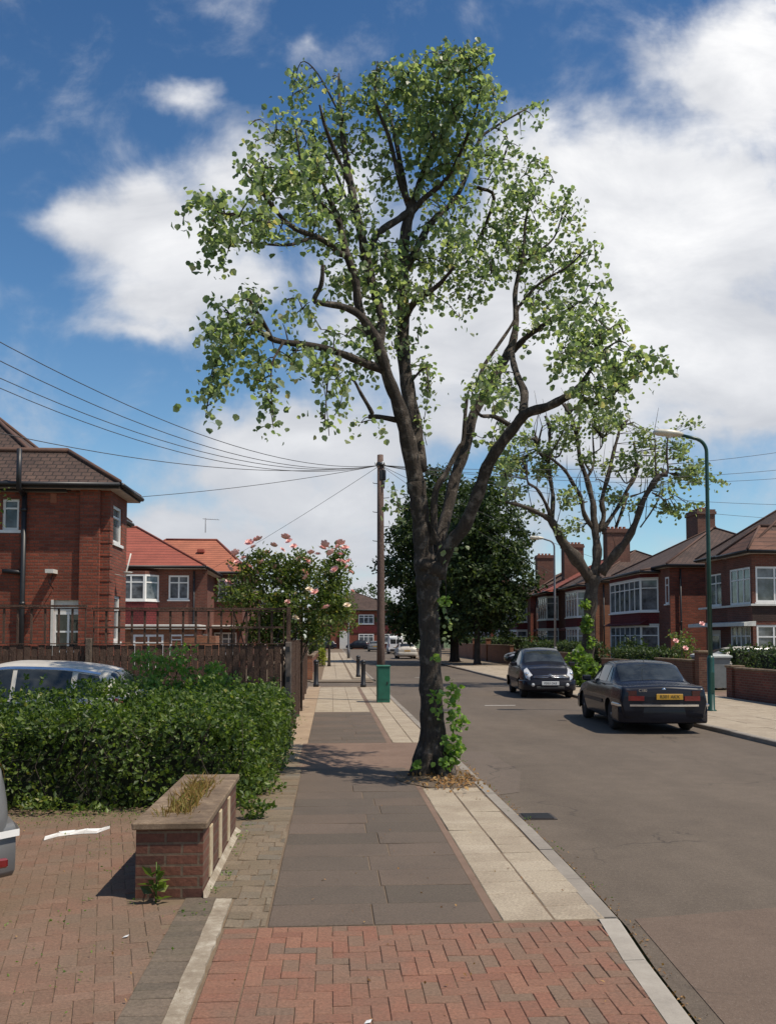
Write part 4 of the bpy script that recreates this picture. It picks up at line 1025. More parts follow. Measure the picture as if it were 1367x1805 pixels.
# white plastic strip
m=MB(); pts=[at(80,1466,8.05),at(105,1458,8.2),at(125,1456,8.25),at(150,1453,8.3),at(172,1452,8.3),at(195,1447,8.5)]
pts=[(p.x,p.y,.02+.01*(i%2)) for i,p in enumerate(pts)]
for i9,(a,b) in enumerate(zip(pts,pts[1:])):
    m.add([(a[0],a[1]-.015,a[2]),(b[0],b[1]-.012,b[2]),(b[0]+.03,b[1]+.02+.04*(i9%2),b[2]+.012),(a[0]-.01,a[1]+.03,a[2]+.006)],[(0,1,2,3)])
    m.add([(a[0],a[1]-.02,a[2]),(b[0],b[1]-.02,b[2]),(b[0],b[1]-.025,.004),(a[0],a[1]-.03,.004)],[(3,2,1,0)])
tag(m.build('plastic_strip',M['litter'],loc=(pts[0][0],pts[0][1],0)),'torn white plastic strip lying on the drive before the hedge','litter')
for (px,py,lab) in ((222,1634,'white scrap of paper on the driveway bricks left of the pale strip'),(648,1788,'white petal scrap on the red brick apron near the photo bottom'),(275,1420,'small white scrap at the hedge foot beside the planter')):
    Y=FPX*CAMZ/(py-HORIZ); v=at(px,py,Y); m=MB()
    m.add([(v.x-.018,v.y-.012,.006),(v.x+.012,v.y-.015,.012),(v.x+.02,v.y+.01,.017),(v.x-.006,v.y+.018,.008)],[(0,1,2),(0,2,3)])
    tag(m.build('paper_scrap',M['litter'],loc=(v.x,v.y,0)),lab,'litter')
# ------------------------------------------------------------------ fences
def boards(mb,P,U,N,L,z0,z1,bw=.115):
    k=0; u=0
    while u<L-.02:
        u2=min(u+bw,L); j=rnd.uniform(-.012,.012)
        mb.ob(P,U,N,u,u2-.012,z0,z1+j,0,.014 if k%2 else .022); k+=1; u=u2
def trellis(mb,P,U,N,L,z0,z1,nu,nz,t=.03):
    for i in range(nu+1): u=L*i/nu; mb.ob(P,U,N,max(0,u-t/2),min(L,u+t/2),z0,z1,0,.018)
    for j in range(nz+1):
        z=z0+(z1-z0)*j/nz; mb.ob(P,U,N,0,L,z-t/2 if j else z,z+t/2 if j<nz else z,.0185,.034)
    mb.ob(P,U,N,-.02,L+.02,z1+.016,z1+.05,-.01,.045)
U=Vector((1,0,0)); N=Vector((0,-1,0))
f=thing('garden_fence',(-3.5,14.9,0),'brown board fence topped with square trellis behind the hedge','fence')
for (xa,xb,nu,nz,zt) in ((-7.8,-4.05,17,1,2.28),(-3.93,-.78,15,2,2.24)):
    L=xb-xa; m=MB(); boards(m,(xa,14.9,0),U,N,L,.12,1.66); m.ob((xa,14.9,0),U,N,0,L,.4,.49,-.05,-.002); m.ob((xa,14.9,0),U,N,0,L,1.4,1.49,-.05,-.002)
    m.ob((xa,14.9,0),U,N,0,L,.0,.115,-.02,.03)
    m.build('board_panel',M['wood'],f)
    m=MB(); trellis(m,(xa,14.9,0),U,N,L,1.68,zt,nu,nz,.034); m.build('trellis',M['wood'],f)
m=MB(); m.bevbox(-4.04,-3.94,14.82,14.95,0,1.78,.01); m.build('post',M['woodlight'],f)
m=MB(); m.bevbox(-.76,-.66,14.84,14.96,0,1.72,.01); m.build('post',M['concpost'],f)
m=MB(); m.bevbox(-.745,-.675,14.87,14.93,1.72,2.3,.006); m.build('post_extension',M['wood'],f)
for z in (.55,1.05,1.55):
    m=MB(); m.box(-.735,-.685,14.832,14.839,z,z+.09); m.build('post_slot',M['black'],f)
f=thing('street_fence',(-.75,22,0),'brown upright board fence running along the left pavement','fence')
U2=Vector((-.0085,1,0)).normalized(); N2=Vector((1,.0085,0)).normalized()
for k in range(6):
    P=Vector((-.70,14.98,0))+U2*(k*2.7); L=2.58; m=MB(); boards(m,P+U2*.06,U2,N2,L,.1,1.68+rnd.uniform(-.03,.03)); m.ob(P+U2*.06,U2,N2,0,L,.4,.48,-.06,-.002); m.ob(P+U2*.06,U2,N2,0,L,1.35,1.43,-.06,-.002); m.build('board_panel',M['wood'],f)
    if k: m=MB(); m.ob(P,U2,N2,-.05,.055,0,1.74,-.08,.035); m.build('post',M['wood'],f)
# ------------------------------------------------------------------ green cabinet, pole, bollards
c=at(675,1235,24.6); x=c.x
b=thing('utility_box',(x,24.6,0),'dark green metal utility box in front of the telegraph pole','utility box')
m=MB(); m.bevbox(x-.18,x+.18,24.42,24.8,0,.98,.012); m.build('cabinet',M['boxgreen'],b)
m=MB(); m.bevbox(x-.2,x+.2,24.4,24.82,.98,1.03,.02); m.build('lid',M['boxgreen'],b)
m=MB(); m.box(x-.14,x+.14,24.410,24.419,.1,.92); m.build('door',M['boxgreen'],b)
m=MB(); m.bevbox(x+.09,x+.12,24.395,24.409,.5,.58,.004); m.build('handle',M['black'],b)
px_=at(671,1170,25.3).x
pole=thing('telegraph_pole',(px_,25.3,0),'tall brown wooden telegraph pole with step irons behind the green box','telegraph pole')
top=at(670,802,25.3)
m=MB(); m.tube([(px_,25.3,-.05),(px_,25.3,2),(px_-.01,25.3,5),(top.x,25.3,top.z)],[.125,.115,.1,.088],14,wob=.02); m.build('shaft',M['polewood'],pole)
for k in range(9):
    z=2.9+k*.42; s=1 if k%2 else -1
    m=MB(); m.tube([(px_+s*.08,25.3,z),(px_+s*.22,25.28,z+.01),(px_+s*.235,25.28,z+.03)],[.011,.011,.011],5); m.build('step_iron',M['black'],pole)
m=MB(); m.lathe([(.1,-.06),(.13,-.05),(.13,.05),(.1,.06)],(top.x,25.3,top.z-.28),12); m.bevbox(top.x-.03,top.x+.16,25.2,25.32,top.z-.75,top.z-.45,.02); m.tube([(top.x+.09,25.2,top.z-.3),(top.x+.12,25.18,top.z-.6),(top.x+.1,25.2,top.z-1.0)],.018,5); m.build('wire_bracket',M['black'],pole)
for k in range(4):
    a=k*math.pi/2+.4; m=MB(); m.lathe([(.02,0),(.03,.02),(.02,.04),(.03,.06),(.012,.08)],(top.x+math.cos(a)*.15,25.3+math.sin(a)*.15,top.z-.3),8); m.build('insulator',M['white'],pole)
boll=[(557,32.6),(640,32.2),(631,40.6)]
blabs=['black iron bollard at the fence end on the left of the pavement','black iron bollard on the near side of the lane next to the kerb','black iron bollard on the far side of the lane crossing']
first=None
for (px,Y),lab in zip(boll,blabs):
    v=at(px,1200,Y)
    if first is None:
        first=thing('bollard',(v.x,Y,0),lab,'bollard','black bollards at the lane')
        m=MB(); m.lathe([(.105,0),(.105,.1),(.085,.12),(.078,.8),(.09,.82),(.09,.85),(.075,.87)],(0,0,0),14); m.build('shaft',M['black'],first,local=True)
        m=MB(); m.lathe([(.085,.87),(.1,.9),(.095,.95),(.05,.99),(.01,1.0)],(0,0,0),14); m.build('cap',M['black'],first,local=True)
    else:
        o=copy_tree(first); o.location=(v.x,Y,0); o['label']=lab
# ------------------------------------------------------------------ lamp posts
def lamp(base,H,arm,label,mat):
    x,y=base; o=thing('street_lamp',(x,y,0),label,'street lamp','street lamps')
    m=MB(); m.lathe([(.12,-.02),(.12,.04),(.085,.06),(.085,1.28),(.06,1.36)],(x,y,0),14); m.build('base_column',mat,o)
    m=MB(); a=[]
    for k in range(9):
        t=k/8*R(82); a.append((x-.34*(1-math.cos(t)),y,H-.34+.34*math.sin(t)))
    m.tube([(x,y,1.34),(x,y,H*.6)]+a+[(x-arm,y,H+.07)],[.056,.05]+[.044]*9+[.036],10); m.build('column',mat,o)
    m=MB(); m.box(x+.0,x+.01,y-.091,y-.086,.5,.9); m.box(x-.045,x+.045,y-.09,y-.084,.45,.95); m.build('access_door',mat,o)
    hx=x-arm; P=[]; n=10; rings=[(0.02,.06),(-.08,.1),(-.3,.135),(-.6,.12),(-.7,.06)]
    m=MB(); pts=[]
    for (dx,r) in rings:
        for k in range(n):
            an=2*math.pi*k/n; pts.append((hx+dx,y+math.cos(an)*r*1.15,H+.09+dx*-.06+math.sin(an)*r*(.75 if math.sin(an)>0 else .6)))
    F=[]
    for i in range(len(rings)-1):
        for k in range(n): F.append((i*n+k,i*n+(k+1)%n,(i+1)*n+(k+1)%n,(i+1)*n+k))
    F+= [tuple(range(n-1,-1,-1)),tuple((len(rings)-1)*n+k for k in range(n))]
    m.add(pts,F,0,True); h=m.build('lamp_head',M['lamphead'],o)
    m=MB(); m.lathe([(.01,-.06),(.06,-.05),(.085,-.02),(.09,0)],(hx-.3,y,H+.06),10); m.build('lens',M['lens'],h)
    return o
b=at(1253,1258,20.9); lamp((b.x,20.9),6.7,.62,'tall green street lamp with bent arm beside the black saloon car',M['lampgreen'])
b=at(978,1150,42.7); lamp((b.x,42.7),6.62,.55,'street lamp with bent arm standing behind the black hatchback',M['greypole'])
v=at(614,1158,78); o=thing('metal_post',(v.x,78,0),'slim grey metal post on the left pavement beyond the lane','post')
m=MB(); m.lathe([(.13,0),(.13,.8),(.085,.9),(.075,4.2),(.05,4.25)],(v.x,78,0),10); m.build('shaft',M['greypole'],o)
m=MB(); m.lathe([(.02,4.25),(.09,4.27),(.09,4.35),(.02,4.4)],(v.x,78,0),10); m.build('cap',M['greypole'],o)
# ------------------------------------------------------------------ wires
def wire(a,b,sag,label,r=.0075,group='telephone wires'):
    a=Vector(a);b=Vector(b);pts=[]
    for k in range(25):
        t=k/24; p=a.lerp(b,t); p.z-=sag*4*t*(1-t); pts.append(p)
    m=MB(); m.tube(pts,r,4,smooth=True)
    o=m.build('telephone_wire',M['wire'],loc=a); tag(o,label,'wire',group)
T=Vector((top.x,25.3,top.z-.3))
LW='thin black telephone wire sweeping from the pole top to the upper left'
for (px,py,Y,s) in ((-200,490,11,.75),(-200,530,11.5,.8),(-200,570,12.5,.8),(-200,590,13,.85),(-200,715,14,.5)): wire(T,at(px,py,Y),s,LW)
wire(T,(-4.9,22.2,5.3),.1,'thin black telephone wire from the pole down to the near left brick house')
wire(T,(-6.3,44.0,5.0),.1,'thin black telephone wire from the pole down to the red roofed house')
RW='thin black telephone wire running right across the sky behind the trees'
for (px,py,Y,s) in ((1500,775,30,.5),(1500,812,32,.5),(1500,830,34,.5),(1500,890,34,.35),(1450,918,38,.3)): wire(T,at(px,py,Y),s,RW)
wire(T,(16.4,56.0,5.2),.4,'thin black telephone wire from the pole to the brown roofed house behind the pollard')
wire(T,(16.4,45.0,5.2),.3,'thin black telephone wire from the pole to the bay fronted house')
# ------------------------------------------------------------------ right boundary walls and bins
def gwall(name,label,x0,x1,y0,y1,h,mat,piers=()):
    o=thing(name,((x0+x1)/2,(y0+y1)/2,0),label,'garden wall')
    m=MB(); m.box(x0,x1,y0,y1,0,h); m.build('brickwork',mat,o)
    m=MB(); m.bevbox(x0-.03,x1+.03,y0-.03,y1+.03,h,h+.06,.012); m.build('coping',M['coping'],o)
    for (px,py,ph) in piers:
        m=MB(); m.box(px-.18,px+.18,py-.18,py+.18,0,ph); q=m.build('pier',mat,o)
        m=MB(); m.bevbox(px-.22,px+.22,py-.22,py+.22,ph,ph+.07,.015); m.build('cap',M['coping'],q)
    return o
gwall('garden_wall','low brown brick wall at the right edge beside the pavement',11.95,12.17,15,25.5,.86,M['brickB'],((12.06,25.7,.9),))
gwall('garden_wall','red brick garden wall with pier behind the black saloon',12.1,12.32,28.9,32.3,1.0,M['gardenbrick'],((12.35,28.7,1.3),))
gwall('garden_wall','long low brick wall under the dark hedges on the far side',12.02,12.24,32.5,38.6,.85,M['gardenbrick'])
gwall('garden_wall','low brick wall behind the black hatchback on the far side',12.02,12.24,42,57,1.0,M['gardenbrick'],((12.1,41.8,1.25),))
gwall('garden_wall','distant orange brick wall with pale coping beyond the dark trees',12.3,12.55,60,88,1.25,M['brickO'],((12.4,75.5,1.7),(12.4,69,1.7)))
gwall('brick_pier','red brick gate pier with grey cap beside the left bollard',-1.08,-.78,38.2,38.5,1.0,M['brickO'])
gwall('garden_wall','low brown brick wall along the left pavement beyond the lane',-1.12,-.9,38.8,64,.8,M['brickB'])
def wbin(x,y,w,h,label,rz):
    o=thing('wheelie_bin',(x,y,0),label,'bin','grey bins in the far gardens',rz)
    m=MB(); a=w/2
    m.add([(-a*.84,-a*.84,.08),(a*.84,-a*.84,.08),(a*.84,a*.84,.08),(-a*.84,a*.84,.08),(-a,-a,h),(a,-a,h),(a,a,h),(-a,a,h)],[(3,2,1,0),(4,5,6,7),(0,1,5,4),(1,2,6,5),(2,3,7,6),(3,0,4,7)])
    m.bevbox(-a-.02,a+.02,-a-.02,a+.02,h-.06,h-.01,.01); m.build('body',M['bingrey'],o,local=True)
    m=MB(); b=a+.05
    m.add([(-b,-b,h),(b,-b,h),(b,b,h),(-b,b,h),(-b,-b,h+.05),(b,-b,h+.05),(b,b,h+.09),(-b,b,h+.09),(-b*.8,-b*.8,h+.1),(b*.8,-b*.8,h+.1),(b*.8,b*.8,h+.13),(-b*.8,b*.8,h+.13)],[(3,2,1,0),(0,1,5,4),(1,2,6,5),(2,3,7,6),(3,0,4,7),(4,5,9,8),(5,6,10,9),(6,7,11,10),(7,4,8,11),(8,9,10,11)]); m.build('lid',M['binlid'],o,local=True)
    for s in (-1,1):
        m=MB(); m.lathe([(.02,-.03),(.1,-.03),(.1,.03),(.02,.03)],(s*a*.8,a*.86,.1),12,axis='x'); m.build('wheel',M['rubber'],o,local=True)
    m=MB(); m.tube([(-a*.6,a+.02,h-.08),(-a*.6,a+.1,h-.05),(a*.6,a+.1,h-.05),(a*.6,a+.02,h-.08)],.018,5); m.build('handle',M['bingrey'],o,local=True)
wbin(13.15,29.8,.92,1.12,'wide grey bin with pale lid between the brick pier and green lamp',.1)
wbin(12.0-.35,40.2,.72,1.14,'grey wheelie bin with pale lid beside the pollarded tree',-.1)
# ------------------------------------------------------------------ houses
def window(root,p0,p1,z0,z1,cols=2,transom=.72,glass='pane',fr=.055,recess=0.0,sill=True,mat='white',rows=None,name='window'):
    """framed window between plan points p0->p1; outside is to the right of p0->p1 as seen from above"""
    p0=Vector((p0[0],p0[1],0)); p1=Vector((p1[0],p1[1],0)); U=(p1-p0).normalized(); L=(p1-p0).length; N=Vector((U.y,-U.x,0))
    m=MB(); a,b=-recess-.05,-recess+.015
    m.ob(p0,U,N,0,fr,z0,z1,a,b); m.ob(p0,U,N,L-fr,L,z0,z1,a,b); m.ob(p0,U,N,fr,L-fr,z0,z0+fr,a,b); m.ob(p0,U,N,fr,L-fr,z1-fr,z1,a,b)
    xs=[fr+(L-2*fr)*i/cols for i in range(1,cols)]
    for u in xs: m.ob(p0,U,N,u-fr*.4,u+fr*.4,z0+fr,z1-fr,a+.004,b-.004)
    tr=[transom] if transom else []
    if rows: tr=[k/rows for k in range(1,rows)]
    for t in tr:
        z=z0+(z1-z0)*t; c=[fr]+[q for x in xs for q in (x-fr*.4,x+fr*.4)]+[L-fr]
        for i in range(0,len(c),2): m.ob(p0,U,N,c[i]+.001,c[i+1]-.001,z-fr*.35,z+fr*.35,a+.006,b-.006)
    if sill: m.ob(p0,U,N,-.05,L+.05,z0-.07,z0-.003,a,b+.07)
    w=m.build(name,M[mat],root)
    g=MB(); g.ob(p0,U,N,fr*.5,L-fr*.5,z0+fr*.5,z1-fr*.5,a+.012,a+.03); g.build('pane',M[glass],w)
    return w
def wallface(mb,p0,p1,z0,z1,ops,mat=0,rev=.12,bands=None):
    """wall face p0->p1 with openings (u0,u1,za,zb) cut out and reveals"""
    p0=Vector((p0[0],p0[1],0)); p1=Vector((p1[0],p1[1],0)); U=(p1-p0).normalized(); L=(p1-p0).length; N=Vector((U.y,-U.x,0)); Z=Vector((0,0,1))
    us=sorted({0,L}|{o[0] for o in ops}|{o[1] for o in ops}); zs=sorted({z0,z1}|{o[2] for o in ops}|{o[3] for o in ops}|set(bands or []))
    for a,b in zip(us,us[1:]):
        for c,d in zip(zs,zs[1:]):
            um,zm=(a+b)/2,(c+d)/2
            if any(o[0]<um<o[1] and o[2]<zm<o[3] for o in ops): continue
            mt=mat
            if bands and zm>bands[0]: mt=mat+1
            mb.quad(p0+U*a+Z*c,p0+U*b+Z*c,p0+U*b+Z*d,p0+U*a+Z*d,mt)
    for (a,b,c,d) in ops:
        q=lambda u,z,k: p0+U*u+Z*z-N*(rev*k)
        mb.quad(q(a,c,0),q(a,d,0),q(a,d,1),q(a,c,1),mat); mb.quad(q(b,d,0),q(b,c,0),q(b,c,1),q(b,d,1),mat)
        mb.quad(q(a,d,0),q(b,d,0),q(b,d,1),q(a,d,1),mat); mb.quad(q(b,c,0),q(a,c,0),q(a,c,1),q(b,c,1),mat)
        mb.quad(q(a,c,1),q(a,d,1),q(b,d,1),q(b,c,1),mat)
def ptu(p0,p1,u):
    d=Vector((p1[0]-p0[0],p1[1]-p0[1])); d.normalize(); return (p0[0]+d.x*u,p0[1]+d.y*u)
def hip(root,x0,x1,y0,y1,ze,zr,axis,tile,over=.4,ends=(1,1),inset=None,name='roof',thick=.13,sag=None):
    """hip roof; ends 0 = gable"""
    a0,a1,b0,b1=x0-over,x1+over,y0-over,y1+over
    m=MB()
    if axis=='y':
        h=(a1-a0)/2; ins=inset or h; r0=((a0+a1)/2,b0+(ins if ends[0] else 0),zr); r1=((a0+a1)/2,b1-(ins if ends[1] else 0),zr)
    else:
        h=(b1-b0)/2; ins=inset or h; r0=(a0+(ins if ends[0] else 0),(b0+b1)/2,zr); r1=(a1-(ins if ends[1] else 0),(b0+b1)/2,zr)
    e=[(a0,b0,ze),(a1,b0,ze),(a1,b1,ze),(a0,b1,ze)]
    if axis=='y': m.add(e+[r0,r1],[(0,1,4),(1,2,5,4),(2,3,5),(3,0,4,5)],0)
    else: m.add(e+[r0,r1],[(0,1,5,4),(1,2,5),(2,3,4,5),(3,0,4)],0)
    lo=[(p[0],p[1],ze-thick) for p in e]
    m.add(e+lo,[(4,5,1,0),(5,6,2,1),(6,7,3,2),(7,4,0,3)],1)
    m.quad(lo[3],lo[2],lo[1],lo[0],2)
    r=m.build(name,[tile,M['fascia'],M['soffit']],root)
    m=MB(); s=Vector((0,0,.03))
    m.tube([Vector(r0)+s,Vector(r1)+s],.07,6)
    for c,rr in ((e[0],r0),(e[1],r0 if axis=='y' else r1),(e[2],r1),(e[3],r1 if axis=='y' else r0)):
        m.tube([Vector(c)+s,Vector(rr)+s],.055,6)
    m.build('ridge_tiles',M['ridgered'] if tile in (M['tilered'],M['tileorange']) else M['ridge'],r)
    g=MB()
    for p,q in ((e[0],e[1]),(e[1],e[2]),(e[2],e[3]),(e[3],e[0])):
        d=(Vector(q)-Vector(p)).normalized(); o=Vector((d.y,-d.x,0))*.05
        g.tube([Vector(p)+o-Vector((0,0,.04)),Vector(q)+o-Vector((0,0,.04))],.055,6)
    g.build('gutter',M['black'],r)
    return r
def chimney(root,x,y,w,d,z0,z1,pots,mat='chimbrick'):
    m=MB(); m.box(x-w/2,x+w/2,y-d/2,y+d/2,z0,z1-.28); m.box(x-w/2-.06,x+w/2+.06,y-d/2-.06,y+d/2+.06,z1-.28,z1-.12); m.box(x-w/2-.02,x+w/2+.02,y-d/2-.02,y+d/2+.02,z1-.12,z1)
    c=m.build('chimney',M[mat],root)
    for i in range(pots):
        t=(i+.5)/pots; m=MB(); m.lathe([(.11,0),(.13,.03),(.1,.06),(.095,.13),(.115,.16),(.08,.17)],(x+(t-.5)*(w-.2) if w>d else x+(-.12 if i%2 else .12),y if w>d else y+(t-.5)*(d-.2),z1),9)
        m.build('chimney_pot',M['terracotta'],c)
def bay(root,X,y0,y1,dep,brick,panes=(3,1),zw1=(.75,2.4),zw2=(3.2,4.75),panel='redhung',top=5.1,cut=.5,glass='panenet',square=False):
    """two storey bay on a wall facing -X at x=X"""
    c=.02 if square else cut
    P=[(X,y1),(X-dep,y1-c),(X-dep,y0+c),(X,y0)]
    m=MB()
    def ring(z0,z1,mat,grow=0):
        q=[(P[0][0],P[0][1]+grow),(P[1][0]-grow,P[1][1]+grow*.5),(P[2][0]-grow,P[2][1]-grow*.5),(P[3][0],P[3][1]-grow)]
        m.prism(q+[(X+.15,y0-grow),(X+.15,y1+grow)],z0,z1,mat)
    ring(0,zw1[0]-.07,0); ring(zw1[1],zw1[1]+.1,2,.04); ring(zw1[1]+.1,zw2[0]-.07,1,.015); ring(zw2[1],zw2[1]+.08,2,.03); ring(zw2[1]+.08,top,1,.01)
    b=m.build('bay',[brick,M[panel],M['offwhite']],root)
    for (za,zb) in (zw1,zw2):
        for k,(p,q) in enumerate(zip(P,P[1:])):
            if (Vector(p)-Vector(q)).length<.3: continue
            window(b,p,q,za-.065,zb,panes[0] if k==1 else panes[1],.72,glass,.07)
    return b
def porch(root,X,y0,y1,z,dep,mat,kind='canopy'):
    m=MB(); m.add([(X,y0,z+.3),(X,y1,z+.3),(X-dep,y1+.1,z+.08),(X-dep,y0-.1,z+.08),(X,y0,z),(X,y1,z),(X-dep,y1+.1,z),(X-dep,y0-.1,z)],[(0,3,2,1),(4,5,6,7),(3,7,6,2),(0,4,7,3),(1,2,6,5)]); return m.build('porch_roof',M[mat],root)
def door(root,p0,p1,z1,mat='offwhite',glass='pane'):
    p0=Vector((p0[0],p0[1],0)); p1=Vector((p1[0],p1[1],0)); U=(p1-p0).normalized(); L=(p1-p0).length; N=Vector((U.y,-U.x,0))
    m=MB(); m.ob(p0,U,N,.06,L-.06,.08,z1-.06,-.08,-.04); m.ob(p0,U,N,0,.06,.05,z1,-.1,.01); m.ob(p0,U,N,L-.06,L,.05,z1,-.1,.01); m.ob(p0,U,N,.06,L-.06,z1-.06,z1,-.1,.01)
    d=m.build('door',M[mat],root)
    g=MB(); g.ob(p0,U,N,.2,L-.2,1.1,z1-.25,-.04,-.03); g.build('pane',M[glass],d)
    h=MB(); h.ob(p0,U,N,L-.2,L-.16,.98,1.1,-.04,.01); h.build('handle',M['chrome'],d)
    return d
def pipe(root,x,y,z0,z1,r=.045,name='downpipe'):
    m=MB(); m.tube([(x,y,z0),(x,y,z1)],r,7)
    for z in (z0+.6,(z0+z1)/2,z1-.4): m.lathe([(r+.012,-.04),(r+.012,.04)],(x,y,z),7)
    m.build(name,M['black'],root)

# ---- house A, left: side wall faces the camera, short front wall faces the road
HA=thing('brick_house',(-10,25,0),'dark red brick house at the left edge with hipped brown roof above the trellis fence','house')
yA=20.8; xc=-5.14
S0,S1=(-17.0,yA),(-5.81,yA)
m=MB()
sw=at(18,905,yA)
opsS=[(17.0+at(4,0+900,yA).x,17.0+at(34,900,yA).x,at(10,934,yA).z,at(10,879,yA).z),(17.0+at(93,1090,yA).x,17.0+at(146,1090,yA).x,.1,at(10,1057,yA).z),(3.2,4.4,3.7,4.75),(3.0,4.6,1.0,2.2)]
wallface(m,S0,S1,0,5.25,opsS,0,.1)
# pilaster at the corner
m.box(-5.81,xc-.22,yA-.09,yA+.2,0,5.25,0)
wallface(m,(xc-.22,yA),(xc,yA),0,5.25,[],0,.1)
E0,E1=(xc,yA),(xc,22.45)
w1=(583-205)/FPX; 
opsE=[(.28,1.15,4.05,4.95),(.5,1.1,1.7,2.8)]
wallface(m,E0,E1,0,5.25,opsE,0,.1)
wallface(m,(xc,22.45),(-6.5,22.45),0,5.25,[],0); wallface(m,(-6.5,22.45),(-6.5,27.1),0,5.25,[],0)
wallface(m,(-6.5,27.1),(-17,27.1),0,5.25,[],0); wallface(m,(-17,27.1),S0,0,5.25,[],0)
m.build('wall',[M['brickA'],M['brickdark']],HA)
# raised quoin bricks on the corner
m=MB(); z=.1
k=0
while z<4.55:
    if k%2==0: m.ob((xc,yA,0),Vector((1,0,0)),Vector((0,-1,0)),-.225,.012,z,z+.07,-.05,.012); m.ob((xc,yA,0),Vector((0,1,0)),Vector((1,0,0)),.001,.22,z,z+.07,-.05,.0115)
    z+=.15; k+=1
    if k%2: pass
m.build('quoin',M['brickA'],HA)
for i,(o,c,r_) in enumerate(((opsS[0],1,2),(opsS[2],2,None),(opsS[3],2,None))):
    window(HA,ptu(S0,S1,o[0]),ptu(S0,S1,o[1]),o[2]+.0,o[3],c,.7,'panenet',.06,.07)
o=opsS[1]; dd=window(HA,ptu(S0,S1,o[0]),ptu(S0,S1,o[1]),o[2],o[3]-.28,2,None,'carglass',.06,.07,False,'white',rows=5,name='glazed_door')
mm=MB(); P=ptu(S0,S1,o[0]); mm.ob((P[0],P[1],0),Vector((1,0,0)),Vector((0,-1,0)),.0,o[1]-o[0],o[3]-.278,o[3]-.002,-.1,-.06); mm.build('top_panel',M['offwhite'],dd)
for q,jw in ((o[0]-.04,.06),(o[1]-.03,.05)):
    P=ptu(S0,S1,q); mm=MB(); mm.ob((P[0],P[1],0),Vector((1,0,0)),Vector((0,-1,0)),0,jw,.1,o[3],.0,.012); mm.build('door_jamb',M['offwhite'],dd)
for o in opsE: window(HA,ptu(E0,E1,o[0]),ptu(E0,E1,o[1]),o[2],o[3],1,.7,'panenet',.07,.05)
# roofs: small front wing and the main roof behind
hip(HA,-9.5,xc,yA,22.45,5.36,6.3,'x',M['tilebrown'],.27,(0,1),inset=1.5)
hip(HA,-17,-6.4,yA+.2,27.1,5.30,8.05,'x',M['tilebrown'],.27,(1,1),inset=3.3,name='main_roof')
pipe(HA,at(45,900,yA).x,yA-.07,0,5.15,.06)
mm=MB(); xx=at(45,840,yA).x; mm.tube([(xx,yA-.1,5.1),(xx,yA-.42,5.2),(xx,yA-.42,6.1)],.06,8); mm.build('soil_pipe',M['black'],HA)
v=at(95,878,yA); mm=MB(); mm.box(v.x-.07,v.x+.07,yA-.012,yA,v.z-.11,v.z+.11); mm.build('vent_brick',M['terracotta'],HA)
v=at(95,1008,yA); mm=MB(); mm.box(v.x-.09,v.x+.09,yA-.34,yA,v.z-.05,v.z+.04); q=mm.build('wall_lamp',M['offwhite'],HA)
mm=MB(); mm.tube([(v.x,yA-.05,v.z-.05),(v.x,yA-.3,v.z-.28),(v.x,yA-.02,v.z-.4)],.012,5); mm.build('bracket',M['black'],q)
mm=MB(); mm.tube([(xc,21.3,3.3),(xc+.25,21.3,3.25),(xc+.38,21.25,3.8)],.018,6); mm.lathe([(.02,0),(.1,.03),(.12,.06)],(xc+.3,21.3,3.3),10); mm.build('wall_bracket',M['offwhite'],HA)
v=at(30,1010,yA); mm=MB(); mm.tube([(v.x-.3,yA-.06,v.z+.05),(v.x+.2,yA-.06,v.z)],.05,7); mm.build('pipe',M['black'],HA)
# ---- house B (red hipped roof) and C (orange roof), behind the lane, fronts face the camera
HB=thing('brick_house',(-10,47,0),'brick house with shiny red hipped roof and white casements left of the rose bush','house')
yB=44.0
b0,b1=(-17,yB),(-6.55,yB)
m=MB()
def ox(px,Y,x0): return at(px,1040,Y).x-x0
zt=at(300,1014,yB).z; zb=at(300,1057,yB).z
opsB=[(ox(297,yB,-17),ox(333,yB,-17),zb,zt),(ox(297,yB,-17)+.1,ox(333,yB,-17)+.9,.2,2.0),(1.2,3.4,zb,zt),(1.2,3.4,.8,2.2)]
wallface(m,b0,b1,0,5.2,opsB,0)
wallface(m,b1,(-6.55,52),0,5.2,[],0); wallface(m,(-6.55,52),(-17,52),0,5.2,[],0); wallface(m,(-17,52),b0,0,5.2,[],0)
m.build('wall',M['brickB'],HB)
for k,o in enumerate(opsB):
    window(HB,ptu(b0,b1,o[0]),ptu(b0,b1,o[1]),o[2],o[3],2,.7,'panenet',.085,.06)
# canted oriel bay at left
xl,xr=at(222,1035,yB-.6).x,at(280,1035,yB).x
P=[(xl,yB-.6),(xr-.55,yB-.6),(xr,yB)]
m=MB(); m.prism([(xl-1,yB)]+[(xl-1,yB-.6)]+P[:2]+[P[2]],2.2,zb-.12,0); m.prism([(xl-1,yB),(xl-1,yB-.62)]+[(P[1][0],P[1][1]-.02),(P[2][0]+.02,P[2][1])],zt,5.06,1)
m.prism([(xl-1,yB),(xl-1,yB-.64),(P[1][0]+.03,P[1][1]-.04),(P[2][0]+.05,P[2][1])],zb-.119,zb-.06,2)
bb=m.build('bay',[M['redhung'],M['brickB'],M['white']],HB)
window(bb,(xl-1,yB-.6),P[1],zb-.06,zt,3,.7,'panenet',.085,sill=False); window(bb,P[1],P[2],zb-.06,zt,1,.7,'panenet',.085,sill=False)
hip(HB,-17,-6.55,yB,52,5.33,7.75,'x',M['tilered'],.4,(1,1),inset=4.3)
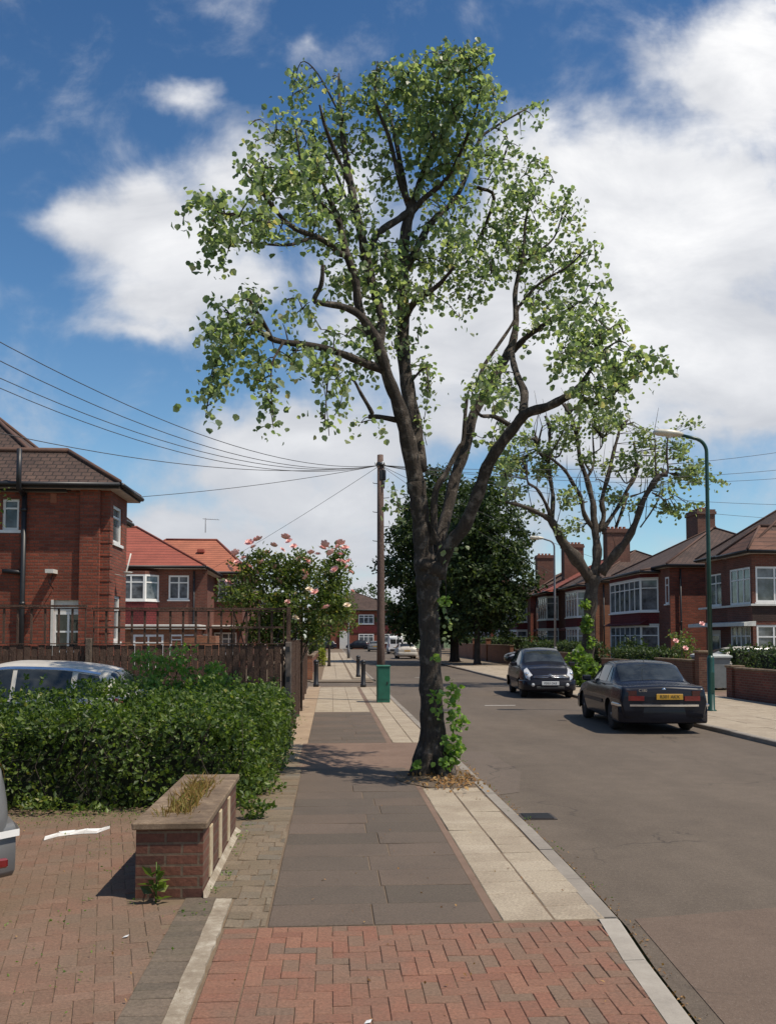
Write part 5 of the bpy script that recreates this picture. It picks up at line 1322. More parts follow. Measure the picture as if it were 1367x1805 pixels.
# ground floor lean-to with white fascia
v0=at(228,1095,yB-2.0).x; v1=at(347,1095,yB-2.0).x
m=MB(); m.box(v0-2,v1,yB-2.0,yB-.001,0,2.2); m.box(v1-.62,v1+.9,yB-2.05,yB-.7,0,1.9)
e=m.build('extension',M['brickO'],HB)
m=MB(); m.bevbox(v0-2.1,v1+.15,yB-2.15,yB-.002,2.2,2.42,.02); m.build('fascia_board',M['offwhite'],e)
window(e,(v0+.2,yB-2.0),(v0+1.6,yB-2.0),.4,1.95,2,.75,'pane',.1); window(e,(v0+1.9,yB-2.0),(v0+3.0,yB-2.0),1.0,1.95,2,.75,'pane',.08)
pipe(HB,-6.75,yB-.07,0,5.1,.05)
m=MB(); ta=at(362,940,48); m.tube([(ta.x,48,7.5),(ta.x,48,8.3)],.02,5)
m.tube([(ta.x-.15,48,8.25),(ta.x+.75,48,8.2)],.012,4)
for k in range(6): m.tube([(ta.x+.05+k*.12,47.8,8.23),(ta.x+.05+k*.12,48.2,8.23)],.008,4)
m.build('aerial',M['greypole'],HB)
HC=thing('brick_house',(-5.5,54,0),'brick house with orange tiled roof partly hidden by the rose bush','house')
yC=50.0; c0,c1=(-12,yC),(-4.95,yC)
m=MB(); opsC=[(ox(384,yC,-12),ox(425,yC,-12),at(0,1057,yC).z,at(0,1019,yC).z),(ox(378,yC,-12),ox(418,yC,-12),.9,2.1)]
wallface(m,c0,c1,0,5.4,opsC,0); wallface(m,c1,(-4.95,58),0,5.4,[(2,3.2,3.4,4.7),(2,3.2,.9,2.2)],0); wallface(m,(-4.95,58),(-12,58),0,5.4,[],0); wallface(m,(-12,58),c0,0,5.4,[],0)
m.build('wall',M['brickB'],HC)
for o in opsC: window(HC,ptu(c0,c1,o[0]),ptu(c0,c1,o[1]),o[2],o[3],3,.7,'panenet',.085,.06)
for z in ((3.4,4.7),(.9,2.2)): window(HC,(-4.95,52.0),(-4.95,53.2),z[0],z[1],2,.7,'panenet',.085,.06)
m=MB(); pv=at(368,1035,yC); m.box(pv.x-.22,pv.x+.22,yC-.18,yC-.001,0,5.35); m.build('pilaster',M['brickO'],HC)
m=MB(); m.bevbox(ox(365,yC,0),ox(430,yC,0),yC-.9,yC-.002,2.3,2.5,.02); m.build('canopy',M['offwhite'],HC)
hip(HC,-12,-4.95,yC,58,5.5,7.75,'x',M['tileorange'],.4,(1,1),inset=2.4)
v=at(355,972,52.2); m=MB(); m.bevbox(v.x-.2,v.x+.2,51.9,52.3,v.z-.1,v.z+.12,.02); m.build('roof_vent',M['tilered'],HC)
# gable of an outbuilding further along the left, seen through the rose
HG=thing('brick_house',(-8,72,0),'brick house with brown roof far along the left side beyond the lane','house')
m=MB(); m.box(-16,-5.5,68,78,0,5.2); m.build('wall',M['brickA'],HG); hip(HG,-16,-5.5,68,78,5.3,8.0,'y',M['tilebrown'],.4)
for yy in (69.2,73.5):
    for z in (.9,3.4): window(HG,(-5.49,yy),(-5.49,yy+2.4),z,z+1.3,3,.7,'panenet',.08)

# ---- right side houses, fronts face -X
XR=16.3
def side_house(label,y0,y1,roof,x=XR,dep=8.0,sidemat='brickA',ends=(1,1),zr=7.6,by=(1.0,5.2),panes=(6,1),chim=None,extra=None,square=False,bd=.75,axis='y'):
    o=thing('brick_house',(x+dep/2,(y0+y1)/2,0),label,'house')
    m=MB(); a=y1-y0
    dW=(a-by[1]-.9,)
    d0=by[1]+.35 if a-by[1]>1.6 else None
    ops=[]
    if d0: ops=[(a-d0-1.0,a-d0,.06,2.15),(a-d0-.85,a-d0-.1,3.35,4.65)]
    # front runs from y1 to y0 (outside is -X)
    wallface(m,(x,y1),(x,y0),0,5.2,ops,0,.1)
    wallface(m,(x,y0),(x+dep,y0),0,5.2,[],1,.1,bands=None)
    m.f and None
    wallface(m,(x+dep,y0),(x+dep,y1),0,5.2,[],0); wallface(m,(x+dep,y1),(x,y1),0,5.2,[],1)
    m.build('wall',[M['brickB'],M[sidemat],M['brickdark']],o)
    bay(o,x,y0+by[0],y0+by[1],bd,M['brickB'],panes,square=square)
    if d0:
        door(o,(x+.0,y0+d0+1.0),(x+.0,y0+d0),2.13)
        window(o,(x,y0+d0+.85),(x,y0+d0+.1),3.35,4.65,1,.7,'panenet',.07,.05)
        porch(o,x,y0+d0-.15,y0+d0+1.15,2.3,.7,'tilered')
    hip(o,x,x+dep,y0,y1,5.33,zr,axis,M[roof],.25,ends)
    hip(o,x-bd,x+.8,y0+by[0],y0+by[1],5.12,5.32,'y',M[roof],.22,(1,1),inset=.5,name='bay_roof',thick=.1)
    pipe(o,x+.5,y0-.07,0,5.1)
    if chim: chimney(o,*chim)
    if extra: extra(o)
    return o
def exR1(o):
    window(o,(XR,41.95),(XR,41.5),3.45,4.75,1,.7,'panenet',.07,.0)
    m=MB(); m.add([(XR,43.3,2.95),(XR,48.6,2.95),(XR-1.0,48.7,2.45),(XR-1.0,43.0,2.45),(XR,43.2,2.4),(XR,48.7,2.4)],[(0,3,2,1),(0,4,3),(1,2,5),(3,4,5,2)]); m.build('bay_skirt_roof',M['redhung'],o)
side_house('brick house with long white bay window and hipped brown roof behind the black saloon',41.4,49.2,'tilebrown',by=(1.5,7.3),panes=(6,1),chim=(20.8,48.2,1.0,1.6,6.2,8.95,6),extra=exR1,zr=7.65)
side_house('brown roofed brick house with orange side wall seen behind the pollarded tree',53.4,61.0,'tilebrown',sidemat='brickO',ends=(1,0),by=(.9,4.6),panes=(4,1),chim=(18.6,56.2,1.5,.9,5.8,8.9,5),zr=7.6)
side_house('brick house with bright orange red roof right of the dark trees',61.06,68.4,'tilered',ends=(0,1),by=(1.2,4.8),panes=(4,1),chim=(18.4,66.0,1.5,.9,5.8,8.95,5),zr=7.6)
side_house('brown roofed brick house half hidden behind the dark trees',71.2,78.6,'tilebrown',by=(1.2,4.8),panes=(4,1),chim=(18.3,74.5,1.4,.9,5.8,8.9,4),zr=7.6)
side_house('brick house beyond the dark trees with pale bay',78.66,86.0,'tilebrown',by=(1.2,4.8),panes=(4,1),zr=7.6)
side_house('distant brick house beyond the dark trees nearer its neighbour with a chimney',89.0,97.0,'tilebrown',by=(1.2,4.8),panes=(4,1),zr=7.6,chim=(18.3,93,1.4,.9,5.8,8.9,4))
side_house('farthest brick house on the right side of the street',97.06,105.0,'tilered',by=(1.2,4.8),panes=(4,1),zr=7.6)
# ---- house R0 at the right edge: corner wing with its near wall facing the camera
H0=thing('brick_house',(20,36,0),'brick house at the right edge with wide white windows and orange roofed corner','house')
y0=33.7; xf=at(1324,1020,y0).x
m=MB()
wallface(m,(xf+.25,38.6),(xf+.25,35.9),0,5.2,[(.35,1.6,3.2,4.6),(.35,1.45,.06,2.15)],0)
wallface(m,(xf,35.9),(xf,y0),0,5.2,[(.25,2.05,3.15,4.62),(.25,2.0,.75,2.3)],0)
wallface(m,(xf,y0),(xf+7,y0),0,5.2,[(.15,2.4,3.2,4.62),(.15,2.2,.75,2.3),(4,5.6,3.2,4.6)],0)
wallface(m,(xf+7,y0),(xf+7,38.6),0,5.2,[],0); wallface(m,(xf+7,38.6),(xf+.25,38.6),0,5.2,[],1); wallface(m,(xf,35.9+.001),(xf+.25,35.9+.001),0,5.2,[],0)
m.box(xf-.014,xf+3,y0-.014,y0-.002,2.45,3.05,2)
m.build('wall',[M['brickB'],M['brickA'],M['brickdark']],H0)
window(H0,(xf,35.65),(xf,33.85),3.15,4.62,3,.68,'panenet',.08,.03); window(H0,(xf,35.65),(xf,33.9),.75,2.3,4,.72,'panenet',.08,.03)
window(H0,(xf+.15,y0),(xf+2.4,y0),3.2,4.62,3,.68,'panenet',.08,.03); window(H0,(xf+.15,y0),(xf+2.2,y0),.75,2.3,3,.7,'panenet',.08,.03)
window(H0,(xf+4,y0),(xf+5.6,y0),3.2,4.6,2,.7,'panenet',.07,.03)
window(H0,(xf+.25,38.25),(xf+.25,37.0),3.2,4.6,2,.7,'panenet',.07,.05); door(H0,(xf+.25,38.25),(xf+.25,37.15),2.13,'offwhite','panenet')
m=MB(); m.box(xf-.1,xf-.016,y0-.1,38.6,3.06,3.14); m.box(xf-.0159,xf+3.2,y0-.1,y0-.016,3.06,3.14); m.build('string_course',M['offwhite'],H0)
m=MB(); m.add([(xf-.016,y0-.3,2.45),(xf-.016,38.8,2.45),(xf-.5,38.8,2.4),(xf-.5,y0-.3,2.4),(xf-.5,38.8,2.26),(xf-.5,y0-.3,2.26),(xf-.016,38.8,2.26),(xf-.016,y0-.3,2.26)],[(0,3,2,1),(3,5,4,2),(5,7,6,4),(0,7,5,3),(1,2,4,6)]); m.build('canopy',M['offwhite'],H0)
hip(H0,xf+.2,xf+7,y0+.3,38.6,5.32,7.9,'y',M['tilebrown'],.28,(1,1),inset=2.6)
hip(H0,xf,xf+2.8,y0,35.9,5.25,6.35,'x',M['tilecorner'],.28,(1,0),inset=1.2,name='corner_roof')
# ---- house at the end of the street
HD=thing('brick_house',(6,155,0),'distant brick house with brown roof and red panels closing the end of the street','house')
m=MB(); yd=150.0; wallface(m,(-4,yd),(12,yd),0,6.4,[],0); m.box(-4,12,yd+.01,160,0,6.4,0); m.build('wall',M['brickA'],HD)
hip(HD,-4,12,yd,160,6.6,9.9,'y',M['tilebrown'],.6,inset=5)
for x in (-2.8,4.7,8.2):
    for z in (.9,4.2): window(HD,(x,yd-.06),(x+2.6,yd-.06),z,z+1.6,3,.7,'panenet',.14)
m=MB(); m.box(3.2,11.8,yd-.1,yd-.01,2.7,3.9); m.build('red_panel',M['redhung'],HD)
m=MB(); m.box(1.5,3.0,yd-.3,yd-.01,0,3.0); m.build('porch',M['offwhite'],HD)
HE=thing('brick_house',(-14,155,0),'distant pale fronted house at the far left end of the street','house')
m=MB(); m.box(-18,-5,150,160,0,6.2); m.build('wall',M['brickB'],HE); hip(HE,-18,-5,150,160,6.4,9.4,'x',M['tilebrown'],.6)
m=MB(); m.box(-9,-5.2,149.8,149.99,0,3.2); m.build('render_panel',M['offwhite'],HE)
for x in (-16,-11,-8):
    for z in (.9,4.2): window(HE,(x,149.75),(x+2.4,149.75),z,z+1.5,3,.7,'panenet',.14)
# ------------------------------------------------------------------ cars; local frame: +Y is forward, X lateral, origin at the centre on the ground
class Car:
    def __init__(s,L,W,stations,zb=.2,clear=.0):
        s.L=L; s.W=W; s.st=[np.array(t,float) for t in stations]; s.us=[t[0] for t in s.st]; s.zb=zb
    def par(s,u):
        us=s.us; u=min(max(u,us[0]),us[-1])
        i=max(j for j in range(len(us)) if us[j]<=u+1e-9); i=min(i,len(us)-2)
        a,b=s.st[i],s.st[i+1]; t=(u-us[i])/(us[i+1]-us[i])
        p=s.st[max(i-1,0)]; q=s.st[min(i+2,len(us)-1)]
        h=us[i+1]-us[i]
        def tang(lo,mid,hi):
            d1=(mid-lo)/max(mid[0]-lo[0],1e-6); d2=(hi-mid)/max(hi[0]-mid[0],1e-6)
            m=np.where(d1*d2>0,2*d1*d2/np.where(np.abs(d1+d2)<1e-9,1,d1+d2),0); return m
        ma=tang(p,a,b) if i>0 else (b-a)/h
        mb=tang(a,b,q) if i+2<len(us) else (b-a)/h
        t2,t3=t*t,t*t*t
        return (2*t3-3*t2+1)*a+(t3-2*t2+t)*h*ma+(-2*t3+3*t2)*b+(t3-t2)*h*mb
    def ring(s,u):
        _,zbelt,zroof,wb,wr,zb=s.par(u)
        wm=wb*1.015+.015; zm=zb+(zbelt-zb)*.55; gh=max(zroof-zbelt,0)
        k=min(1,gh/.3)
        return np.array([(0,zb),(wb*.80,zb),(wb*.965,zb+.07),(wm,zm),(wb*.985,zbelt-.045),(wb*.945-.01*k,zbelt+.012),(wr+.035*k,zroof-.05-.02*k if gh>.12 else zbelt+gh*.55),(wr-.10,zroof-.006),(0,zroof+.022)])
    def S(s,u,v,sgn=1,off=0.0):
        def pt(uu,vv):
            Rg=s.ring(uu); i=min(int(vv),7); t=vv-i
            P=[Rg[max(i-1,0)] if i>0 else Rg[0]*2-Rg[1],Rg[i],Rg[i+1],Rg[min(i+2,8)] if i+2<=8 else np.array((-Rg[7][0],Rg[7][1]))]
            if i==0: P[0]=np.array((-Rg[1][0],Rg[1][1]))
            a,b,c,d=P
            ten=.72
            m1=(c-a)*.5*ten; m2=(d-b)*.5*ten; t2,t3=t*t,t*t*t
            x,z=(2*t3-3*t2+1)*b+(t3-2*t2+t)*m1+(-2*t3+3*t2)*c+(t3-t2)*m2
            return np.array((x*sgn,s.L/2-uu,z))
        p=pt(u,v)
        if off:
            e=.01; du=pt(min(u+e,s.L),v)-pt(max(u-e,0),v); dv=pt(u,min(v+e,8))-pt(u,max(v-e,0))
            n=np.cross(du,dv)*sgn; n/=max(np.linalg.norm(n),1e-9)
            c=np.array((0,p[1],.7)); 
            if n.dot(p-c)<0: n=-n
            p=p+n*off
        return p
    def body(s,paint,root,cut=True,wheels=None,r=.31):
        us=[]
        for a,b in zip(s.us,s.us[1:]):
            n=max(2,int((b-a)/.09)); us+=[a+(b-a)*k/n for k in range(n)]
        us.append(s.us[-1])
        vs=[k/3 for k in range(25)]
        m=MB(); V=[]; ring=[(v,1) for v in vs]+[(v,-1) for v in reversed(vs[1:-1])]
        for u in us:
            for v,sg in ring: V.append(s.S(u,v,sg))
        n=len(ring); F=[]
        for i in range(len(us)-1):
            for k in range(n): F.append((i*n+k,(i+1)*n+k,(i+1)*n+(k+1)%n,i*n+(k+1)%n))
        # end caps as grids between left and right
        def cap(i,flip):
            b=i*n; h=len(vs)
            for k in range(h-1):
                a0=b+k; a1=b+k+1; c0=b+(n-k)%n; c1=b+(n-k-1)%n
                if k==0: f=(a0,a1,c1)
                elif k==h-2: f=(a0,a1,c0)
                else: f=(a0,a1,c1,c0)
                F.append(f if not flip else f[::-1])
        cap(0,False); cap(len(us)-1,True)
        m.add(V,F,0,True)
        o=m.build('body',paint,root,local=True)
        bm=bmesh.new(); bm.from_mesh(o.data); bmesh.ops.recalc_face_normals(bm,faces=bm.faces); bm.to_mesh(o.data); bm.free()
        if cut:
            c=MB()
            for (x,y) in wheels:
                sg=1 if x>0 else -1
                c.lathe([(r+.045,-.16*1),(r+.045,.4)] if sg>0 else [(r+.045,-.4),(r+.045,.16)],(x,y,r),28,axis='x')
            co=c.build('cutter',M['black'],None)
            bmc=bmesh.new(); bmc.from_mesh(co.data); bmesh.ops.recalc_face_normals(bmc,faces=bmc.faces); bmc.to_mesh(co.data); bmc.free()
            o.parent=None
            md=o.modifiers.new('b','BOOLEAN'); md.operation='DIFFERENCE'; md.solver='EXACT'; md.object=co
            bpy.context.view_layer.update()
            dg=bpy.context.evaluated_depsgraph_get(); me=bpy.data.meshes.new_from_object(o.evaluated_get(dg))
            o.modifiers.clear(); me.materials.clear(); me.materials.append(paint); me.materials.append(M['black'])
            for p in me.polygons:
                q=p.center; p.use_smooth=True
                for (x,y) in wheels:
                    if abs(math.hypot(q.y-y,q.z-r)-(r+.045))<.02 and abs(q.x)<abs(x)+.13 and abs(q.x)>abs(x)-.5: p.material_index=1
                    elif abs(abs(q.x)-abs(x)+.16)<.01 and math.hypot(q.y-y,q.z-r)<r+.06: p.material_index=1
            o.data=me; o.parent=root
            bpy.data.objects.remove(co)
            # sharp shading where normals differ
            try:
                me.set_sharp_from_angle(angle=R(35))
            except Exception: pass
        return o
    def patch(s,name,mat,root,ufun,v0,v1,sides=(1,-1),nu=10,nv=5,off=.006,label=None):
        """surface piece following the body: ufun(v in 0..1) -> (ua,ub)"""
        out=[]
        for sg in sides:
            m=MB(); V=[]
            for j in range(nv+1):
                t=j/nv; ua,ub=ufun(t)
                for i in range(nu+1): V.append(s.S(ua+(ub-ua)*i/nu,v0+(v1-v0)*t,sg,off))
            F=[(j*(nu+1)+i,j*(nu+1)+i+1,(j+1)*(nu+1)+i+1,(j+1)*(nu+1)+i) for j in range(nv) for i in range(nu)]
            m.add(V,[f if sg<0 else f[::-1] for f in F],0,True); out.append(m.build(name,mat,root,local=True))
        return out
    def screen(s,name,mat,root,u0,u1,v0,nu=8,nv=8,off=.006,inset=0.0):
        """wind or rear screen across the car from v0 to v0 over the top"""
        m=MB(); V=[]
        for i in range(nu+1):
            u=u0+(u1-u0)*i/nu
            row=[s.S(u,v0+(8-v0)*j/nv,1,off) for j in range(nv+1)]+[s.S(u,v0+(8-v0)*j/nv,-1,off) for j in range(nv-1,-1,-1)]
            V+=row
        w=2*nv+1
        F=[(i*w+j,i*w+j+1,(i+1)*w+j+1,(i+1)*w+j) for i in range(nu) for j in range(w-1)]
        m.add(V,F,0,True); return m.build(name,mat,root,local=True)
def wheel(root,x,y,r,w=.2,spokes=5):
    sg=1 if x>0 else -1
    m=MB(); m.lathe([(r*.62,-w/2),(r*.93,-w/2),(r,-w*.32),(r,w*.32),(r*.93,w/2),(r*.62,w/2)],(x,y,r),28,axis='x'); t=m.build('wheel',M['rubber'],root,local=True)
    m=MB(); X=x+sg*w*.42
    m.lathe([(r*.5,-.05),(r*.63,-.02),(r*.645,.012),(r*.6,.014),(r*.57,-.02)] if sg>0 else [(r*.57,.02),(r*.6,-.014),(r*.645,-.012),(r*.63,.02),(r*.5,.05)],(X,y,r),28,axis='x')
    for k in range(spokes):
        a=2*math.pi*k/spokes; c,s_=math.cos(a),math.sin(a); q=.055
        pts=[(X+sg*.004,y+c*.03-s_*q,r+s_*.03+c*q),(X+sg*.004,y+c*.03+s_*q,r+s_*.03-c*q),(X-sg*.004,y+c*r*.6+s_*q*.8,r+s_*r*.6-c*q*.8),(X-sg*.004,y+c*r*.6-s_*q*.8,r+s_*r*.6+c*q*.8)]
        m.add(pts,[(0,1,2,3)],0); 
    m.lathe([(.055,-.01),(.05,.016)] if sg>0 else [(.05,-.016),(.055,.01)],(X,y,r),14,axis='x')
    m.build('rim',M['alloy'],t,local=True)
    m=MB(); m.lathe([(r*.58,-.005),(r*.58,.005)],(X-sg*.06,y,r),20,axis='x'); m.build('wheel_dish',M['alloydark'],t,local=True)
def bumper(root,car,end,z0,z1,out,mat,name='bumper',w=None,back=.55):
    """wrap-around bumper: end=1 front, -1 rear"""
    L=car.L; m=MB(); pts=[]; n=26
    for k in range(n+1):
        t=-1+2*k/n
        u_in=0.06
        # follow the body outline in plan
        s_=abs(t)
        if s_<.62: x=t/.62*.78*car.W/2; y=L/2-.0-.05*(s_/.62)**2
        else:
            q=(s_-.62)/.38; u=.05+q*back; x=math.copysign(1,t)*0; wbd=car.par(u if end>0 else L-u)[3]; x=math.copysign(max(wbd*1.03,.78*car.W/2*(1-q)+wbd*1.03*q) if q>.15 else .78*car.W/2+(wbd*1.03-.78*car.W/2)*(q/.15),t); y=L/2-u*(.6+.4*q)
        nx,ny=(x/(car.W/2))**3*out,out*(1-min(1,s_*1.0)**4)
        pts.append((x+nx*.6,(y+ny)*end))
    zs=[z0,z0+.04,(z0+z1)/2,z1-.03,z1]; ins=[.03,.004,0,.003,.025]
    V=[]
    for (x,y) in pts:
        for z,i in zip(zs,ins): V.append((x*(1-i*.5),y-end*i,z))
        V.append((x*.86,y*.93,(z0+z1)/2))
    w_=6; F=[]
    for i in range(n):
        for j in range(w_): F.append((i*w_+j,i*w_+(j+1)%w_,(i+1)*w_+(j+1)%w_,(i+1)*w_+j))
    m.add(V,[f if end<0 else f[::-1] for f in F],0,True); return m.build(name,mat,root,local=True),pts
def text(root,body,size,loc,rot,mat,name='lettering'):
    cu=bpy.data.curves.new(name,'FONT'); cu.body=body; cu.size=size; cu.extrude=.002; cu.align_x='CENTER'; cu.align_y='CENTER'
    o=bpy.data.objects.new(name,cu); col.objects.link(o); bpy.context.view_layer.update()
    dg=bpy.context.evaluated_depsgraph_get(); me=bpy.data.meshes.new_from_object(o.evaluated_get(dg)); bpy.data.objects.remove(o)
    me.materials.clear(); me.materials.append(mat); o=bpy.data.objects.new(name,me); col.objects.link(o); o.parent=root; o.location=loc; o.rotation_euler=rot; return o
def plate(root,y,z,end,mat,txt,tilt=0,x=0):
    m=MB(); m.bevbox(x-.26,x+.26,min(y,y+end*.012),max(y,y+end*.012),z-.056,z+.056,.004); p=m.build('number_plate',mat,root,local=True)
    text(p,txt,.088,(x,y+end*.0135,z),(R(90),0,0 if end<0 else R(180)),M['ink']); return p
def mirror(root,car,u,z,mat,w):
    for sg in (1,-1):
        m=MB(); x=sg*w; y=car.L/2-u; a,b=sorted((x,x+sg*.2)); m.bevbox(a,b,y-.05,y+.06,z,z+.13,.03); m.build('mirror',mat,root,local=True)
# station: u, z belt, z roof, half width belt, half width roof, z bottom
SALOON=[(0,.50,.53,.60,.44,.30),(.03,.58,.62,.68,.5,.24),(.16,.66,.71,.78,.58,.2),(.6,.80,.845,.84,.66,.2),(1.22,.90,.95,.85,.68,.19),(1.34,.91,1.0,.855,.67,.19),(2.0,.925,1.34,.86,.615,.19),(2.5,.935,1.405,.86,.61,.19),(3.0,.94,1.39,.86,.61,.19),(3.2,.94,1.355,.86,.615,.19),(3.8,.94,1.0,.855,.68,.2),(3.95,.935,.965,.85,.72,.21),(4.36,.925,.95,.835,.72,.25),(4.46,.89,.915,.82,.68,.3),(4.5,.82,.845,.79,.64,.36)]
def saloon(loc,rz,label,paint):
    o=thing('parked_car',loc,label,'car',None,rz); c=Car(4.5,1.72,SALOON); wh=[(s*.72,y) for s in(1,-1) for y in(1.42,-1.27)]
    c.body(paint,o,True,wh,.31)
    for x,y in wh: wheel(o,x,y,.31,.2,8)
    # side windows
    c.patch('side_window',M['carglass'],o,lambda t:(1.62+.42*t,2.26),5.12,5.9,nu=6); c.patch('side_window',M['carglass'],o,lambda t:(2.32,3.02-.0*t),5.12,5.9,nu=6); c.patch('side_window',M['carglass'],o,lambda t:(3.07,3.36-.2*t),5.15,5.86,nu=4)
    c.screen('windscreen',M['carglass'],o,1.42,1.96,6.35); c.screen('rear_window',M['carglass'],o,3.24,3.76,6.25)
    # bumpers with bright strip
    b,pts=bumper(o,c,-1,.21,.60,.02,paint); m=MB()
    V=[]
    for (x,y) in pts: V+= [(x*1.03,y-.03,.55),(x*1.03,y-.03,.588),(x*.99,y+.005,.604)]
    m.add(V,[(i*3+j,i*3+j+1,(i+1)*3+j+1,(i+1)*3+j) for i in range(len(pts)-1) for j in range(2)],0); m.build('bright_strip',M['chrome'],b,local=True)
    bumper(o,c,1,.24,.55,.03,paint)
    # tail lamps wrap the corners
    for sg in (1,-1):
        for (name,mat,z0,z1) in (('tail_lamp',M['redlens'],.66,.755),('indicator_lamp',M['reddark'],.76,.86)):
            m=MB(); X=.40 if z1<.8 else .55
            V=[];n=8
            pl=[(X,-2.262),(.66,-2.258),(.735,-2.245),(.79,-2.18),(.815,-2.05)]
            for (x,y) in pl: V+=[(sg*x,y,z0),(sg*x,y,z1),(sg*x*.93,y+.05,z1),(sg*x*.93,y+.05,z0)]
            F=[]
            for i in range(len(pl)-1):
                for j in range(4): F.append((i*4+j,i*4+(j+1)%4,(i+1)*4+(j+1)%4,(i+1)*4+j))
            F+=[(0,1,2,3),((len(pl)-1)*4+3,(len(pl)-1)*4+2,(len(pl)-1)*4+1,(len(pl)-1)*4)]
            m.add(V,[f if sg>0 else f[::-1] for f in F],0,False); m.build(name,mat,o,local=True)
    plate(o,-2.268,.74,-1,M['plateyellow'],'R301 AKX',x=.1); plate(o,2.3,.42,1,M['platewhite'],'R301 AKX')
    m=MB(); m.lathe([(.036,-.006),(.042,0),(.036,.006)],(0,-2.235,.875),16,axis='y')
    for k in range(3): a=R(90+120*k); m.tube([(0,-2.243,.875),(math.cos(a)*.04,-2.243,.875+math.sin(a)*.04)],.004,4)
    m.build('round_badge',M['chrome'],o,local=True)
    text(o,'C180',.075,(-.42,-2.25,.86),(R(90),0,0),M['chrome'],'model_lettering')
    m=MB(); m.tube([(-.1,-1.15,1.38),(-.1,-1.3,1.62)],.005,4); m.build('aerial',M['black'],o,local=True)
    mirror(o,c,1.72,.93,paint,.84)
    for sg in (1,-1):
        m=MB(); m.bevbox(sg*.45-.2,sg*.45+.2,-1.36,-1.24,.985,1.05,.02); m.build('rear_speaker',M['redlens'] if 0 else M['terracotta'],o,local=True)
        for u in (2.2,3.0):
            p=c.S(u,4.35,sg,.012); m=MB(); m.bevbox(min(p[0],p[0]+sg*.02),max(p[0],p[0]+sg*.02),p[1]-.09,p[1]+.09,p[2]-.015,p[2]+.015,.006); m.build('door_handle',M['blackplastic'],o,local=True)
        c.patch('side_trim',M['blackplastic'],o,lambda t:(1.2,3.05),2.75,3.0,(sg,),nu=12,nv=2,off=.012)
        c.patch('headlight',M['lens'],o,lambda t:(.03,.3-.1*t),3.6,4.4,(sg,),nu=5,nv=3,off=.01)
    return o
HATCH=[(0,.52,.56,.50,.36,.32),(.03,.60,.66,.58,.44,.25),(.14,.70,.77,.70,.54,.2),(.42,.84,.91,.79,.60,.19),(.80,.93,.995,.82,.63,.18),(.92,.945,1.06,.825,.63,.18),(1.55,.965,1.44,.83,.56,.18),(2.0,.975,1.515,.83,.555,.18),(2.6,.985,1.50,.83,.55,.18),(3.15,.99,1.435,.82,.545,.19),(3.35,.985,1.37,.81,.55,.2),(3.68,.93,1.02,.78,.56,.25),(3.78,.86,.93,.75,.54,.3),(3.83,.78,.83,.70,.5,.36)]
